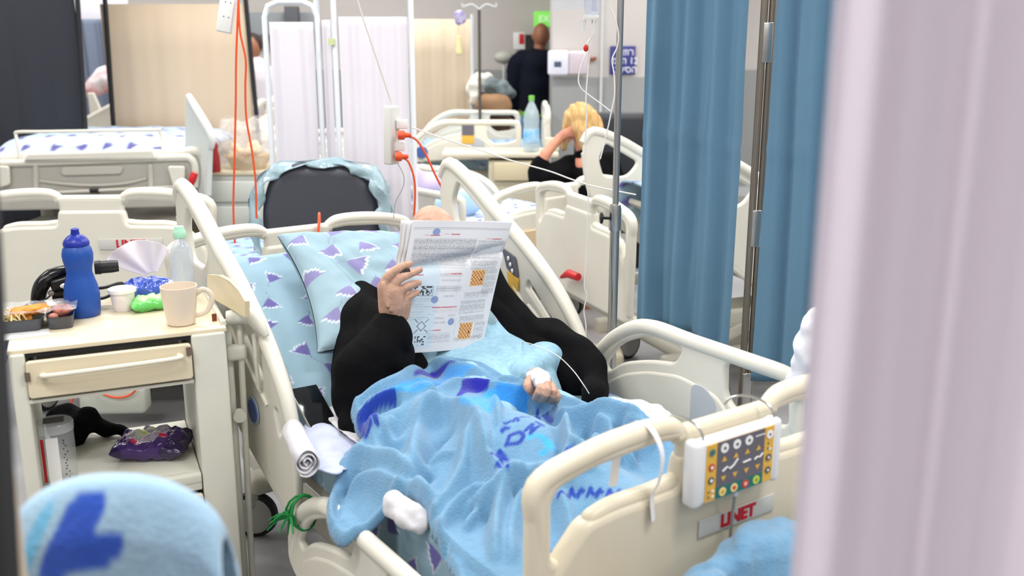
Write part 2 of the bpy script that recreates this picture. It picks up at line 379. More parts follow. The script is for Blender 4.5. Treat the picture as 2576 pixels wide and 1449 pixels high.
def make_bed(label, pos, rz, rails=('LH','RH','LF','RF'), raised=True, zf=.90, board=None, dz=0, group=None, foot=True, low=(), head=True, wa=.3):
    t = thing('hospital_bed', label, 'bed', pos, rz, group)
    fr = MB()
    for s in (-1, 1):
        fr.box((s*.40, 1.1, .43+dz), (.05, 2.1, .06), b=.012); fr.box((s*.33, 1.1, .22), (.06, 1.7, .08), b=.02)
        fr.tube([(s*.30,.45,.24),(s*.34,.9,.42+dz)], .025, 10); fr.tube([(s*.30,1.75,.24),(s*.34,1.35,.42+dz)], .025, 10)
    for y in (.1, 1.1, 2.1): fr.box((0, y, .43+dz), (.82, .06, .05), b=.01)
    for y in (.30, 1.72): fr.box((0, y, .19), (.84, .10, .07), b=.03)
    fr.box((0, .55, .475+dz), (.84, 1.05, .03), b=.01)
    fr.box((0, 1.1, .27), (.44, .9, .12), b=.03)
    if raised: fr.box((0, 1.1+.36*math.cos(R(30)), .475+dz+.36*math.sin(R(30))), (.84, .74, .03), b=.01, rot=Matrix.Rotation(R(30), 3, 'X'))
    else: fr.box((0, 1.6, .475+dz), (.84, .95, .03), b=.01)
    fr.build('bed_frame', FRAMEP, t)
    for s in (-1, 1):
        for y in (.30, 1.72): wheel(s*.40, y, wa if wa > .5 else wa*s, t)
    if foot: make_board('footboard', 0, zf+dz, board or CREAM, t, 'f')
    if head: make_board('headboard', 2.2, .945+dz, CREAM, t, 'h')
    if 'LH' in rails: head_rail(-.50, t, flat=not raised, dz=dz)
    if 'RH' in rails: head_rail(.50, t, flat=not raised, dz=dz)
    if 'LF' in rails: foot_rail(-.53 if 'LF' in low else -.50, t, dz=dz-(.29 if 'LF' in low else 0))
    if 'RF' in rails: foot_rail(.53 if 'RF' in low else .50, t, dz=dz-(.29 if 'RF' in low else 0))
    return t
LOGO = M('red logo ink', (196,30,44), .5)
def logo(parent, x, y, z, size, T=None):
    mb = MB(); mb.mat(M('silver name strip', (205,205,200), .4)).box((0,0,0), (size*5.4, size*.95, .003), b=.001)
    mb.mat(LOGO).text('LINET', size*.95, .0012, Matrix.Translation((0, 0, .0022)), off=size*.035)
    base = Matrix.Translation((x, y, z)) @ Matrix.Rotation(PI/2, 4, 'X')
    o = mb.build('name_plate', None, parent); o.matrix_local = base if T is None else T; return o
def mattress(label, parent_pos, rz, raised=True, dz=0, base=(150,178,196), seed=1, fine=.008, ang=30, cat='mattress', L=1.83, name='mattress', step=.12, spots=None):
    # cloth covered mattress bent at the hip; painted with its printed sheet
    nt = int(L/fine); nq = int(1.12/fine)
    tt = np.linspace(0, L, nt); qq = np.linspace(-.56, .56, nq)
    Tt, Q = np.meshgrid(tt, qq, indexing='ij')
    a = R(ang) if raised else 0; h = 1.08; bl = .10                    # length of bend
    y = np.where(Tt < h, Tt, 0.0); z = np.zeros_like(Tt); s = Tt-h
    angl = np.clip(s/bl, 0, 1)*a
    if a > 0:
        rad = bl/a; yb = h+rad*np.sin(angl); zb = rad*(1-np.cos(angl)); ex = np.maximum(s-bl, 0)
        y = np.where(s > 0, yb+ex*math.cos(a), Tt); z = np.where(s > 0, zb+ex*math.sin(a), 0)
    else: y = Tt.copy()
    ny = -np.sin(np.where(s > 0, angl, 0)); nz = np.cos(np.where(s > 0, angl, 0))
    aq = np.abs(Q); rr = .035; W = .43                                # rounded shoulder then side
    x = np.where(aq < W-rr, aq, 0); o = np.zeros_like(Q)
    arc = np.clip((aq-(W-rr))/(rr*PI/2), 0, 1)*PI/2
    x = np.where(aq < W-rr, aq, W-rr+rr*np.sin(arc)); o = -rr*(1-np.cos(arc)) - np.maximum(aq-(W-rr)-rr*PI/2, 0)
    endt = np.minimum(Tt, L-Tt); o = o-np.where(endt < .03, (.03-endt)*.6, 0)
    o = o+.004*(vnoise(Q, Tt, 9, seed)-.5)+.010*(vnoise(Q+Tt*.6, Tt*.3-Q*.2, 8, seed+3)-.5)
    V = np.stack([np.sign(Q)*x, y+ny*o+.02, .60+dz+z+nz*o], -1)
    sp = (spots or []) + ray_spots(-.6, .6, 0, L, step, seed)
    col = paint_rays(Q, Tt, base, sp)
    t = npgrid(name, V, M('printed cotton', rough=.85, attr=True, bump=.15, bscale=30, noise_amt=.06), None, col, thick=.0)
    t.location = parent_pos; t.rotation_euler = (0, 0, rz)
    sm = t.modifiers.new('solid', 'SOLIDIFY'); sm.thickness = .012; sm.offset = -1
    return tag(t, label, cat)
# ================================================================== the patient's bed
bed = make_bed('ivory hospital bed with the reading patient, nearest bed to the camera', (BX, BY, 0), YAW, board=FOOTC, zf=.905, low=('LF',), wa=.92)
logo(bed, .025, -.028, .688, .041)
# blue round badge on the outer face of the left head rail, control sticker on the right one
def kid(o, name):
    for c in bpy.data.objects:
        if c.parent == o and c.name.split('.')[0] == name: yield c
BADGE = M('blue badge', (70,95,160), .4)
lh, rh = list(kid(bed, 'head_side_rail'))
mb = MB(); T = Matrix.Translation((-.516, 1.32, .605)) @ Matrix.Rotation(-PI/2, 4, 'Y')
mb.mat(M('badge rim', (160,175,195), .4)).lathe([(0,0),(.042,0),(.042,.003),(0,.003)], 32, T); mb.mat(BADGE).lathe([(0,.003),(.034,.003),(.034,.005),(0,.005)], 32, T)
mb.build('round_badge', None, lh)
YEL = M('amber keypad', (222,176,70), .45); SLATE = M('slate keypad', (98,96,106), .45)
mb = MB(); T = Matrix.Translation((.482, 0, 0)) @ YZ
mb.mat(SLATE).plate(rpoly([(1.49,.86),(1.52,.93),(1.44,.91),(1.42,.84)], .01), [], .006, .001, T); mb.mat(YEL).plate(rpoly([(1.47,.77),(1.49,.855),(1.42,.835),(1.43,.75)], .01), [], .006, .001, T)
for k in range(3): mb.mat(WHITEP).ball((.476, 1.475-.012*k, .90-.02*k), (.003,.008,.009), 8)
mb.build('rail_keypad', None, rh)
PEN = bU(1846, 1158, -.05)
# control pendant hanging on the footboard
pen = thing('control_pendant', 'white bed control pendant with amber and grey keypad hooked over the footboard', 'bed remote', w(*PEN), YAW)
mb = MB(); mb.box((0, 0, 0), (.262, .034, .156), b=.012); mb.box((-.122, 0, 0), (.03, .042, .160), b=.012); mb.box((.118, 0, 0), (.028, .04, .160), b=.012); mb.box((.01, .0, -.083), (.012, .012, .02), b=.003)
mb.build('housing', M('pendant casing', (226,228,230), .4), pen)
mb = MB(); f = -.0178
mb.mat(YEL).box((0, f, 0), (.206, .002, .138)); mb.mat(SLATE).box((0, f-.001, .014), (.145, .002, .110)); mb.mat(M('teal keypad', (24,110,104), .45)).box((0, f-.001, -.055), (.145, .002, .028))
Tf = Matrix.Translation((0, f-.002, 0)) @ Matrix.Rotation(PI/2, 4, 'X')
def disc(m, x, z, r, mat, r2=0, mat2=None, h=.0012):
    m.mat(mat).lathe([(0,0),(r,0),(r,h),(0,h)], 20, Tf @ Matrix.Translation((x, z, 0)))
    if mat2: m.mat(mat2).lathe([(0,h),(r2,h),(r2,h+.0006),(0,h+.0006)], 16, Tf @ Matrix.Translation((x, z, 0)))
WH = M('white print', (240,240,240), .5); TEALD = M('green button', (60,130,130), .5); REDB = M('red button', (196,60,60), .5); GB = M('grey button', (90,92,98), .5); CR = M('cream button', (238,214,140), .5)
for k, x in enumerate((-.052, -.015, .022)): disc(mb, x, .052, .0115, WH, .004, GB)
mb.mat(WH)
for k in range(5): mb.box((.045+.006*k, f-.0025, .056), (.004, .001, .003))
for k, x in enumerate((-.052, -.017, .018, .053)):
    for s, z in ((1, .026), (-1, -.022)):
        mb.mat(YEL).add([(x-.008, f-.003, z-.006*s), (x+.008, f-.003, z-.006*s), (x, f-.003, z+.007*s)], [(0,1,2)])
mb.mat(WH)
for pts in ([(-.056,-.004),(-.042,.004),(-.034,-.003),(-.022,.003),(-.010,.016)], [(.006,.001),(.030,.003)], [(.042,-.001),(.052,.004),(.058,.001),(.068,.009)]):
    mb.tube([(a, f-.003, b) for a, b in pts], .0018, 6)
for k, x in enumerate((-.052, -.017, .018, .052)): disc(mb, x, -.055, .0105, (CR, CR, REDB, M('lime button', (200,214,90), .5))[k], .005, (M('gold button', (214,160,60), .5), REDB, M('pink', (240,180,170), .5), M('olive', (150,160,60), .5))[k])
for z, a, b in ((.050, TEALD, GB), (.014, REDB, WH), (-.018, GB, WH)): disc(mb, -.088, z, .0085, a, .004, b)
disc(mb, .088, .050, .0105, WH, .003, GB); disc(mb, .088, -.008, .0085, GB, .003, WH); disc(mb, .088, -.040, .0085, GB, .003, WH)
for q in ((-.094,-.045), (-.094,-.058), (.085,.028), (.085,.016)): mb.mat(GB).box((q[0], f-.0025, q[1]), (.004, .001, .004))
for q in ((-.082,-.045), (-.082,-.058), (.09,.014)): mb.mat(WH).box((q[0], f-.0025, q[1]), (.007, .001, .005))
mb.build('keypad', None, pen)
for x in (-.118, .100):
    MB().tube([(x-.03, .10, .088),(x-.02, .088, .108),(x, .055, .118),(x+.012, .012, .108),(x+.016, -.004, .085),(x+.014, .0, .068)], .0028, 8, sm=5).build('hanging_hook', CHROME, pen)
pen.scale = (.92, .92, .86)
MB().tube([(.01, 0, -.09),(.010, .004, -.16),(.012, .008, -.22),(.02, .012, -.40)], .0035, 8, sm=4).build('lead', M('grey lead', (150,150,150), .5), pen)
# white strap looped round the footboard grip
mb = MB(); c = (-.222, 0, .907)
mb.tube([(c[0]-.03,.045,.80),(c[0]-.02,.042,.875),(c[0],.026,.926),(c[0]+.004,0,.938),(c[0]+.006,-.03,.925),(c[0]+.012,-.046,.885),(c[0]+.010,-.040,.83),(c[0]+.004,-.03,.80),(c[0]+.006,-.034,.75)], .011, 8, sm=5, flat=.16, T=Matrix.Translation((0,0,0)))
o = tag(mb.build('strap', M('white fabric strap', (232,230,232), .8)), 'white fabric strap looped over the footboard grip of the patient bed', 'strap'); o.location = (BX, BY, 0); o.rotation_euler = (0, 0, YAW)
# green ties knotted on the lowered rail
r_ = random.Random(3); mb = MB()
for k in range(5):
    a = .006*(k-2); mb.tube([(-.53+.034*math.cos(t)*(1+.1*k*.3), .955+a+.01*math.sin(t+k), .445+.045*math.sin(t)) for t in np.linspace(0, 2*PI, 14)], .0035, 6)
for k in range(10):
    p = Vector((-.565, .95, .44)); d = Vector((r_.uniform(-.05,.02), r_.uniform(-.09,.07), r_.uniform(-.06,.01)))
    mb.tube([p, p+d*.5+Vector((0,0,.012)), p+d], [.004,.0035,.002], 6, sm=3)
o = tag(mb.build('green_tie', M('green tape', (20,130,60), .6)), 'bright green cord knotted around the lowered left side rail', 'cord'); o.location = (BX, BY, 0); o.rotation_euler = (0, 0, YAW)
# mattress with its ray printed sheet
mattress('light blue sheeted mattress with purple ray print under the patient', (BX, BY, 0), YAW, True, L=1.84, fine=.0042, seed=5, step=.125, base=(146,176,192))
def placed(o): o.location = (BX, BY, 0); o.rotation_euler = (0, 0, YAW); return o
HX = R(30)
def back(v, s, off): return np.array([v, 1.10+s*math.cos(HX)-off*math.sin(HX), .60+s*math.sin(HX)+off*math.cos(HX)])
# pillow standing against the raised back
def pillow(name, label, cx, cs, off, W, Lh, th, rot, seed, base=(146,172,184)):
    n = 180; a = np.linspace(-1, 1, n); A, B = np.meshgrid(a, a, indexing='ij'); out = []
    for side in (1, -1):
        e = np.clip((1-np.abs(A)**3.2)*(1-np.abs(B)**3.2), 0, 1)**.45
        pin = 1-.10*(1-np.abs(B)**2); pin2 = 1-.08*(1-np.abs(A)**2)
        X = A*W/2*np.where(np.abs(A) > .8, 1, 1)*pin; Y = B*Lh/2*pin2
        wr = .020*(vnoise(A*1.5+B, B*2-A, 2.2, seed)-.5)+.012*(vnoise(A*6+B*2, B*1.5, 1.6, seed+1)-.5)
        crease = -.022*np.exp(-((A+.55+.12*np.sin(B*3))/.07)**2)*np.exp(-(B*1.0)**2)
        Z = side*(th/2*e+.003)+(wr+crease)*e*(1 if side > 0 else .3)
        c, s_ = math.cos(rot), math.sin(rot); XR = X*c-Y*s_; YR = X*s_+Y*c
        v = cx+XR; s = cs+YR; of = off+Z
        V = np.stack([v, 1.10+s*math.cos(HX)-of*math.sin(HX), .60+s*math.sin(HX)+of*math.cos(HX)], -1)
        if side > 0:
            r = random.Random(seed); sp = ray_spots(-W/2, W/2, -Lh/2, Lh/2, .115, seed, 1.05)
            col = paint_rays(X, Y, base, sp, (132,128,172))
        else: col = np.empty(X.shape+(3,)); col[:] = lin(base)
        out.append((V, col))
    V = np.concatenate([out[0][0], out[1][0][::-1]], 0); col = np.concatenate([out[0][1], out[1][1][::-1]], 0)
    o = npgrid(name, V, M('printed cotton', attr=True), None, col)
    return placed(tag(o, label, 'pillow'))
pillow('pillow', 'light blue pillow with faded purple ray print behind the patient', -.015, .40, .10, .62, .52, .155, R(-8), 4)
# ------------------------------------------------------------------ patient
def Lp(v, u, z): return Vector((v, u, z))
pat = placed(thing('person', 'bald patient in black fleece jacket lying in bed, face hidden behind an open newspaper', 'person'))
pat.location = (BX, BY, 0)
hs = lambda px, py, u: Vector(bU(px, py, u))
SH_L = Vector(bU(925, 770, 1.34)); EL_L = Vector(bU(903, 1010, 1.04)); WR_L = hs(985, 815, 1.075)
SH_R = Lp(.29, 1.37, .83); EL_R = Lp(.33, 1.09, .67); WR_R = hs(1338, 938, .955)
body = MB()
body.caps([Lp(.08,.90,.64), Lp(.085,1.02,.635), Lp(.10,1.18,.675), Lp(.10,1.32,.77), Lp(.115,1.42,.86)], [.06,.065,.075,.10,.08], 20)
body.caps([SH_L, Lp(.0,1.36,.87), Lp(.2,1.36,.865), SH_R], [.065,.08,.08,.065], 16)
body.caps([Lp(.12,1.40,.89), Lp(.15,1.47,.95)], [.06,.055], 14, 1)
hc = Lp(.205, 1.515, .995)
hrot = Matrix.Rotation(R(-28), 3, 'X')
body.ball(hc, (.078,.098,.112), 24, rot=hrot); body.ball(hc+hrot@Vector((0,-.035,-.05)), (.062,.07,.072), 20, rot=hrot)
body.ball(hc+hrot@Vector((0,-.105,-.015)), (.014,.020,.022), 12); body.ball(hc+hrot@Vector((0,-.098,.002)), (.010,.014,.028), 10)
for s in (-1, 1):
    body.ball(hc+hrot@Vector((s*.079,.005,-.012)), (.010,.018,.030), 12)
    body.ball(hc+hrot@Vector((s*.030,-.083,.022)), (.020,.012,.008), 10)
body.ball(hc+hrot@Vector((0,-.095,-.055)), (.024,.010,.006), 10); body.ball(hc+hrot@Vector((0,-.090,-.066)), (.020,.010,.006), 10); body.ball(hc+hrot@Vector((0,-.082,-.092)), (.026,.022,.018), 12)
body.caps([SH_L, (SH_L+EL_L)/2, EL_L], [.055,.048,.042], 16, 2); body.caps([EL_L, (EL_L+WR_L)/2+Vector((-.005,0,-.005)), WR_L], [.042,.040,.029], 16, 2)
body.caps([SH_R, EL_R], [.055,.042], 16, 2); body.caps([EL_R, (EL_R+WR_R)/2, WR_R], [.042,.038,.027], 16, 2)
for s, k in ((-1, Lp(-.10,.45,.635)), (1, Lp(.19,.46,.628))):
    body.caps([Lp(.08+s*.08,.86,.612), k], [.055,.042], 18, 2); body.caps([k, Lp(.06+s*.14,.10,.635)], [.045,.034], 16, 2); body.caps([Lp(.06+s*.14,.10,.635), Lp(.06+s*.15,.085,.68)], [.035,.026], 12, 1)
# the hand on the newspaper: back of the palm to the camera, fingers on the sheet, thumb behind it
U0 = 1.088
def hj(px, py, du): return hs(px, py, U0+du)
palm = [hj(990,800,.006), hj(988,768,.0), hj(985,735,-.002)]
body.caps(palm, [.030,.036,.034], 16, 2); body.caps([hj(1008,790,.008), hj(1012,755,.004)], [.026,.028], 14, 1); body.caps([hj(968,780,.004), hj(966,722,.004)], [.018,.019], 12, 1)
body.caps([hj(967,712,.0), hj(981,690,-.010), hj(1008,672,-.006), hj(1031,664,.010)], [.0145,.013,.0115,.0095], 12, 3)
body.caps([hj(981,728,-.006), hj(1004,702,-.018), hj(1034,688,-.012), hj(1056,679,.002)], [.0145,.013,.0115,.0095], 12, 3)
body.caps([hj(999,745,-.006), hj(1018,724,-.018), hj(1038,716,-.010), hj(1054,711,.002)], [.0145,.0125,.0115,.009], 12, 3)
body.caps([hj(1013,766,-.004), hj(1026,748,-.012), hj(1040,740,-.006), hj(1050,735,.004)], [.013,.0115,.010,.0085], 12, 3)
body.caps([hj(985,800,.025), hj(1002,770,.045), hj(1022,735,.050), hj(1034,715,.044)], [.017,.015,.0135,.011], 12, 3)
for a, b in (((966,716),(975,770)), ((981,730),(983,780)), ((998,746),(992,785)), ((1011,764),(1002,792))):   # tendons
    body.caps([hj(*a,-.012), hj(*b,-.026)], [.010,.007], 8, 1)
# the resting hand, loosely closed
q = lambda px, py, z: Vector(bZ(px, py, z))
body.caps([WR_R, q(1352, 956, .725), q(1362, 966, .722)], [.027,.031,.032], 16, 2)
body.caps([q(1334,955,.732), q(1327,968,.735), q(1332,981,.724), q(1340,989,.712)], [.014,.0135,.012,.0085], 14, 3)
body.caps([q(1360,962,.745), q(1358,980,.747), q(1350,995,.726), q(1345,1004,.705)], [.0115,.0115,.0105,.008], 14, 3)
body.caps([q(1375,964,.743), q(1376,984,.746), q(1367,1000,.722), q(1359,1008,.702)], [.0115,.0115,.0105,.008], 14, 3)
body.caps([q(1388,970,.735), q(1393,988,.735), q(1385,1003,.710), q(1376,1009,.697)], [.011,.011,.010,.008], 14, 3)
body.caps([q(1396,982,.722), q(1403,998,.716), q(1398,1009,.697), q(1390,1012,.690)], [.0095,.0095,.009,.007], 14, 3)
bo = remesh(body.build('body', SKIN, pat), .003, 1)
# gown: torso and the resting arm's sleeve
g = MB()

for dv in (-.06,.0,.07,.12): g.caps([Lp(.06+dv,.88,.63), Lp(.075+dv,.98,.650), Lp(.09+dv,1.15,.665), Lp(.10+dv,1.33,.78)], [.075,.098,.105,.11], 24)
g.caps([Lp(.34,1.08,.67), Lp(.28,1.0,.69), bZ(1318,940,.715)], [.058,.060,.042], 20, 4)

for s in (-1, 1): g.caps([Lp(.08+s*.08,.92,.620), Lp(.075+s*.10,.74,.610), Lp(.06+s*.12,.60,.610)], [.075,.064,.052], 18, 3)
go = displace(remesh(g.build('hospital_gown', GOWN, pat), .006, 4), .016, 9, 2)
# jacket: worn on the left of the picture, hanging loose over the other shoulder
j = MB()
j.caps([SH_L+Vector((.01,0,-.005)), Lp(-.20,1.26,.80), Lp(-.255,1.14,.735), EL_L+Vector((.01,0,.015))], [.10,.094,.088,.082], 22, 4); j.caps([Lp(-.15,1.28,.83), Lp(-.19,1.14,.78), Lp(-.22,1.06,.74)], [.08,.09,.08], 20, 3)
j.caps([EL_L+Vector((.01,0,.0)), Lp(-.28,1.05,.755), (EL_L+WR_L)/2+Vector((.01,.0,.01)), WR_L+Vector((-.012,-.002,-.045))], [.084,.084,.074,.058], 22, 4)
j.caps([Lp(-.10,1.38,.86), Lp(.02,1.44,.90), Lp(.2,1.45,.91), Lp(.28,1.39,.86)], [.09,.085,.085,.09], 20, 4)
j.caps([Lp(-.13,1.30,.78), Lp(-.14,1.14,.69), Lp(-.13,1.06,.66)], [.09,.085,.06], 20, 4)
j.caps([Lp(.29,1.37,.84), Lp(.30,1.26,.775), Lp(.315,1.12,.69)], [.085,.085,.075], 20, 4); j.caps([Lp(.22,1.36,.80), Lp(.25,1.22,.745), Lp(.28,1.10,.68)], [.095,.085,.07], 20, 2)
j.caps([Lp(-.27,1.05,.68), Vector(bU(885,1060,.99)), Vector(bU(893,1082,.95))], [.07,.045,.025], 18, 4)
j.caps([Lp(.34,1.24,.69), Lp(.385,1.10,.70), Lp(.385,.96,.695), Lp(.355,.84,.67), bZ(1500,1003,.655)], [.07,.075,.068,.058,.042], 22, 4)
j.caps([Lp(.22,1.16,.70), Lp(.31,1.04,.665), Lp(.33,.90,.65)], [.07,.07,.055], 16, 3)
jo = displace(remesh(j.build('fleece_jacket', FLEECE, pat), .0055, 8), .034, 5, 5); displace(jo, .011, 15, 9, (1,.6,1))
mb = MB()
a, b = WR_L+Vector((-.014,-.004,-.062)), WR_L+Vector((-.004,-.006,-.012)); d = (b-a).normalized(); Tm = Matrix.Translation(a) @ Vector((0,0,1)).rotation_difference(d).to_matrix().to_4x4()
mb.lathe([(.056,-.02),(.060,.01),(.062,.035),(.058,.046),(.050,.047),(.047,.03),(.046,0)], 30, Tm)
displace(mb.build('sleeve_cuff', FLEECE, pat), .010, 20, 1)
mb = MB(); mb.mat(M('white embroidery', (215,215,215), .8)); Tm = Matrix.Translation(Vector(bU(1268, 822, 1.20))+Vector((0,-.10,0)))
pt = back(.38, .12, .30)
mb = MB(); mb.tube([hs(1293,862,1.13), hs(1300,890,1.11), hs(1325,900,1.09)], .002, 6, sm=4)
mb.build('zip', M('zip tape', (120,120,122), .5), pat)
# dressing on the resting hand
mb = MB(); mb.caps([q(1352,948,.735), q(1362,958,.748)], [.026,.024], 16, 1); mb.caps([q(1340,948,.735), q(1372,950,.74)], [.017,.017], 12, 1); mb.caps([q(1360,960,.755), q(1357,974,.748)], [.014,.009], 10, 1)
displace(remesh(mb.build('gauze_dressing', M('white gauze', (240,238,238), .9, bump=.4, bscale=200), pat), .0035, 1), .006, 60, 3)
MB().tube([hs(1004,688,1.075), hs(1030,680,1.072)], .006, 10).build('pen', BLACK)
tag(bpy.data.objects['pen'], 'short black pen between the patient\'s fingers on the newspaper', 'pen'); placed(bpy.data.objects['pen'])
# earphone lead lying on the jacket
def lead(name, pts, r, mat, label, cat, parent=None, sm=6, local=True):
    o = MB().tube(pts, r, 8, sm=sm).build(name, mat); tag(o, label, cat)
    if local: placed(o)
    return o
lead('infusion_tube', [bU(1262,910,1.02), bU(1275,885,1.06), bU(1300,860,1.10), Lp(*bZ(1345,868,.785)), Lp(*bZ(1400,893,.775)), Lp(*bZ(1440,930,.75)), Lp(*bZ(1468,968,.725)), Lp(*bZ(1482,990,.70))], .0013, CABLEW, 'thin clear tube lying along the black jacket sleeve', 'tube')
# ------------------------------------------------------------------ newspaper
NW, NH = 300, 372
a = np.linspace(0, 1, NW+1); b = np.linspace(0, 1, NH+1); A, B = np.meshgrid(a, b, indexing='ij')      # A left-right, B top-bottom
TL, TR, BR, BL = [np.array(bU(px, py, u)) for px, py, u in ((1040,556,1.165),(1289,561,1.165),(1214,872,1.105),(1002,890,1.075))]
Pn = (TL*(1-B)[..., None]+BL*B[..., None])*(1-A)[..., None]+(TR*(1-B)[..., None]+BR*B[..., None])*A[..., None]
left_in = np.array([1,0,0])*(-.010*np.sin(PI*B)*(1-A))[..., None]
fold = .018*np.exp(-((B-.30+.16*(A-.5))/.045)**2)*np.clip(1.2-abs(A-.6)*1.2, 0, 1)+.006*np.sin(A*7+B*2)*np.sin(B*PI)+.012*(A-.5)**2
Pn = Pn+np.array([0,1,0])*fold[..., None]+left_in
Pn[..., 2] += -.006*np.sin(PI*A)*(B-.5)
# print
ink = np.empty(A.shape+(3,)); ink[:] = lin((226,227,232)); NF = ink.reshape(-1, 3); Q = np.stack([A, B], -1).reshape(-1, 2)
hsh = rng.random(A.shape)
def blend(mask, c, k=1.0):
    m = np.asarray(mask, float).reshape(-1, 1)*k; NF[:] = NF*(1-m)+np.array(lin(c))*m
def rect(x0, y0, x1, y1): return ((A >= x0)&(A <= x1)&(B >= y0)&(B <= y1))
def textblock(x0, y0, x1, y1, k=.55, lh=.0085, c=(70,74,88)):
    row = ((B-y0)/lh); on = (row-np.floor(row)) < .55
    blend(rect(x0,y0,x1,y1)&on&(hsh < .62), c, k)
def grd(x0, y0, x1, y1, nx, ny, k=.4):
    gx = (A-x0)/(x1-x0)*nx; gy = (B-y0)/(y1-y0)*ny
    blend(rect(x0,y0,x1,y1)&((abs(gx-np.round(gx)) < .13)|(abs(gy-np.round(gy)) < .13)), (80,84,96), k)
blend(rect(0,.33,.36,.97), (206,224,236), .9)
blend(rect(.02,.052,.99,.056), (70,74,84), .9); blend(rect(.02,.064,.98,.0665), (120,124,132), .6)
textblock(.05,.135,.66,.30,.62); grd(.05,.135,.66,.30,34,13,.3); textblock(.68,.15,.97,.30,.6); textblock(.06,.30,.62,.345,.6); textblock(.66,.31,.95,.375,.65)
grd(.1,.315,.6,.37,30,5,.3)
textblock(.84,.38,.98,.57,.6); textblock(.64,.555,.93,.60,.55); textblock(.62,.62,.92,.72,.6); textblock(.64,.74,.94,.80,.55); textblock(.84,.80,.97,.93,.6); textblock(.62,.905,.95,.94,.6)
textblock(.30,.855,.56,.93,.5); textblock(.36,.405,.58,.43,.4)
grd(.34,.50,.60,.545,16,3,.55); grd(.38,.45,.58,.465,18,1,.5); grd(.42,.565,.53,.585,7,2,.5); textblock(.33,.68,.60,.70,.4,c=(190,90,90)); textblock(.36,.735,.46,.75,.5); textblock(.50,.72,.58,.735,.5); textblock(.36,.77,.48,.785,.5)
for x0, y0, x1 in ((.20,.105,.29),(.40,.098,.48),(.83,.13,.93),(.10,.41,.20),(.47,.40,.57),(.32,.655,.58),(.36,.83,.44)):
    blend(rect(x0,y0,x1,y0+.011)&(hsh < .85), (196,70,76), .85); 
    if x1-x0 < .2: blend(rect(x0-.07,y0+.001,x0,y0+.009)&(hsh < .6), (205,110,110), .6)
for cx, cy in ((.245,.085),(.335,.60),(.545,.775)):
    d = np.hypot((A-cx)*.26, (B-cy)*.34); blend(d < .0095, (120,142,196), .85)
for x0, y0 in ((.685,.385),(.665,.80)):                              # chess diagrams
    x1, y1 = x0+.145, y0+.115; blend(rect(x0-.008,y0-.006,x1+.008,y1+.006), (236,190,120), .9)
    cx = np.floor((A-x0)/(x1-x0)*8); cy = np.floor((B-y0)/(y1-y0)*8); blend(rect(x0,y0,x1,y1)&((cx+cy) % 2 == 0), (176,92,44), .85)
    blend(rect(x0,y0,x1,y1)&(np.hypot((A-x0-.12)*.26, (B-y0-.07)*.34) < .003), (40,30,60), .9)
gx = np.floor((A-.13)/.016); gy = np.floor((B-.50)/.0115); rs = (np.sin(gx*12.98+gy*78.2)*43758.5) % 1
blend(rect(.13,.50,.30,.57)&(rs < .4), (30,32,40), .9); blend(rect(.13,.495,.31,.573)&~rect(.135,.50,.305,.568), (90,94,104), .5)
for k in range(9): textblock(.10,.59+.02*k,.34-.05*(k % 3),.60+.02*k,.4)
def stroke(pl, wd, c=(40,44,54), k=.85): d, _ = sdline(Q*np.array([.78,1]), [(x*.78, y) for x, y in pl]); blend((d < wd).reshape(A.shape), c, k)
for s in (-1, 1):
    for t in (-1, 1):
        stroke([(.23, .80+.035*t), (.23+.045*s, .80)], .0028); stroke([(.23+.035*s, .80+.026*t), (.23+.07*s, .80+.052*t)], .0028)
gx = np.floor((A-.17)/.013); gy = np.floor((B-.875)/.0095); rs = (np.sin(gx*7.1+gy*31.7)*4375.85) % 1
blend(rect(.17,.875,.29,.945)&(rs < .42), (36,38,46), .9)
blend(rect(.06,.86,.36,.862)|rect(.55,.385,.552,.60)|rect(.60,.74,.602,.93), (150,154,162), .5)
NEWS = M('newsprint', attr=True, rough=.9, transl=.12)
news = thing('newspaper', 'open newspaper with puzzles and two chess diagrams held up by the patient', 'newspaper'); placed(news)
o = npgrid('front_page', Pn, NEWS, news, ink, thick=.0012)
for k, (x0, dy) in enumerate(((1026,.012),(1016,.022),(1010,.034))):   # sheets behind, edges showing on the left
    tl = np.array(bU(x0, 556-k, 1.165+dy)); bl = np.array(bU(1008-k, 884, 1.075+dy)); n1, n2 = 24, 30
    A2, B2 = np.meshgrid(np.linspace(0,1,n1), np.linspace(0,1,n2), indexing='ij')
    tr = TR+np.array([0,dy,0]); br = BR+np.array([0,dy,0])
    V = (tl*(1-B2)[...,None]+bl*B2[...,None])*(1-A2)[...,None]+(tr*(1-B2)[...,None]+br*B2[...,None])*A2[...,None]
    V[..., 1] += .012*np.exp(-((B2-.30)/.06)**2)+.004*np.sin(A2*6+k)
    V[..., 0] -= .010*np.sin(PI*B2)*(1-A2)
    cc = np.empty(A2.shape+(3,)); cc[:] = lin((218,220,226)); cc[(A2 < .06)] = lin((226,224,226))
    npgrid('inner_page', V, NEWS, news, cc, thick=.0006)
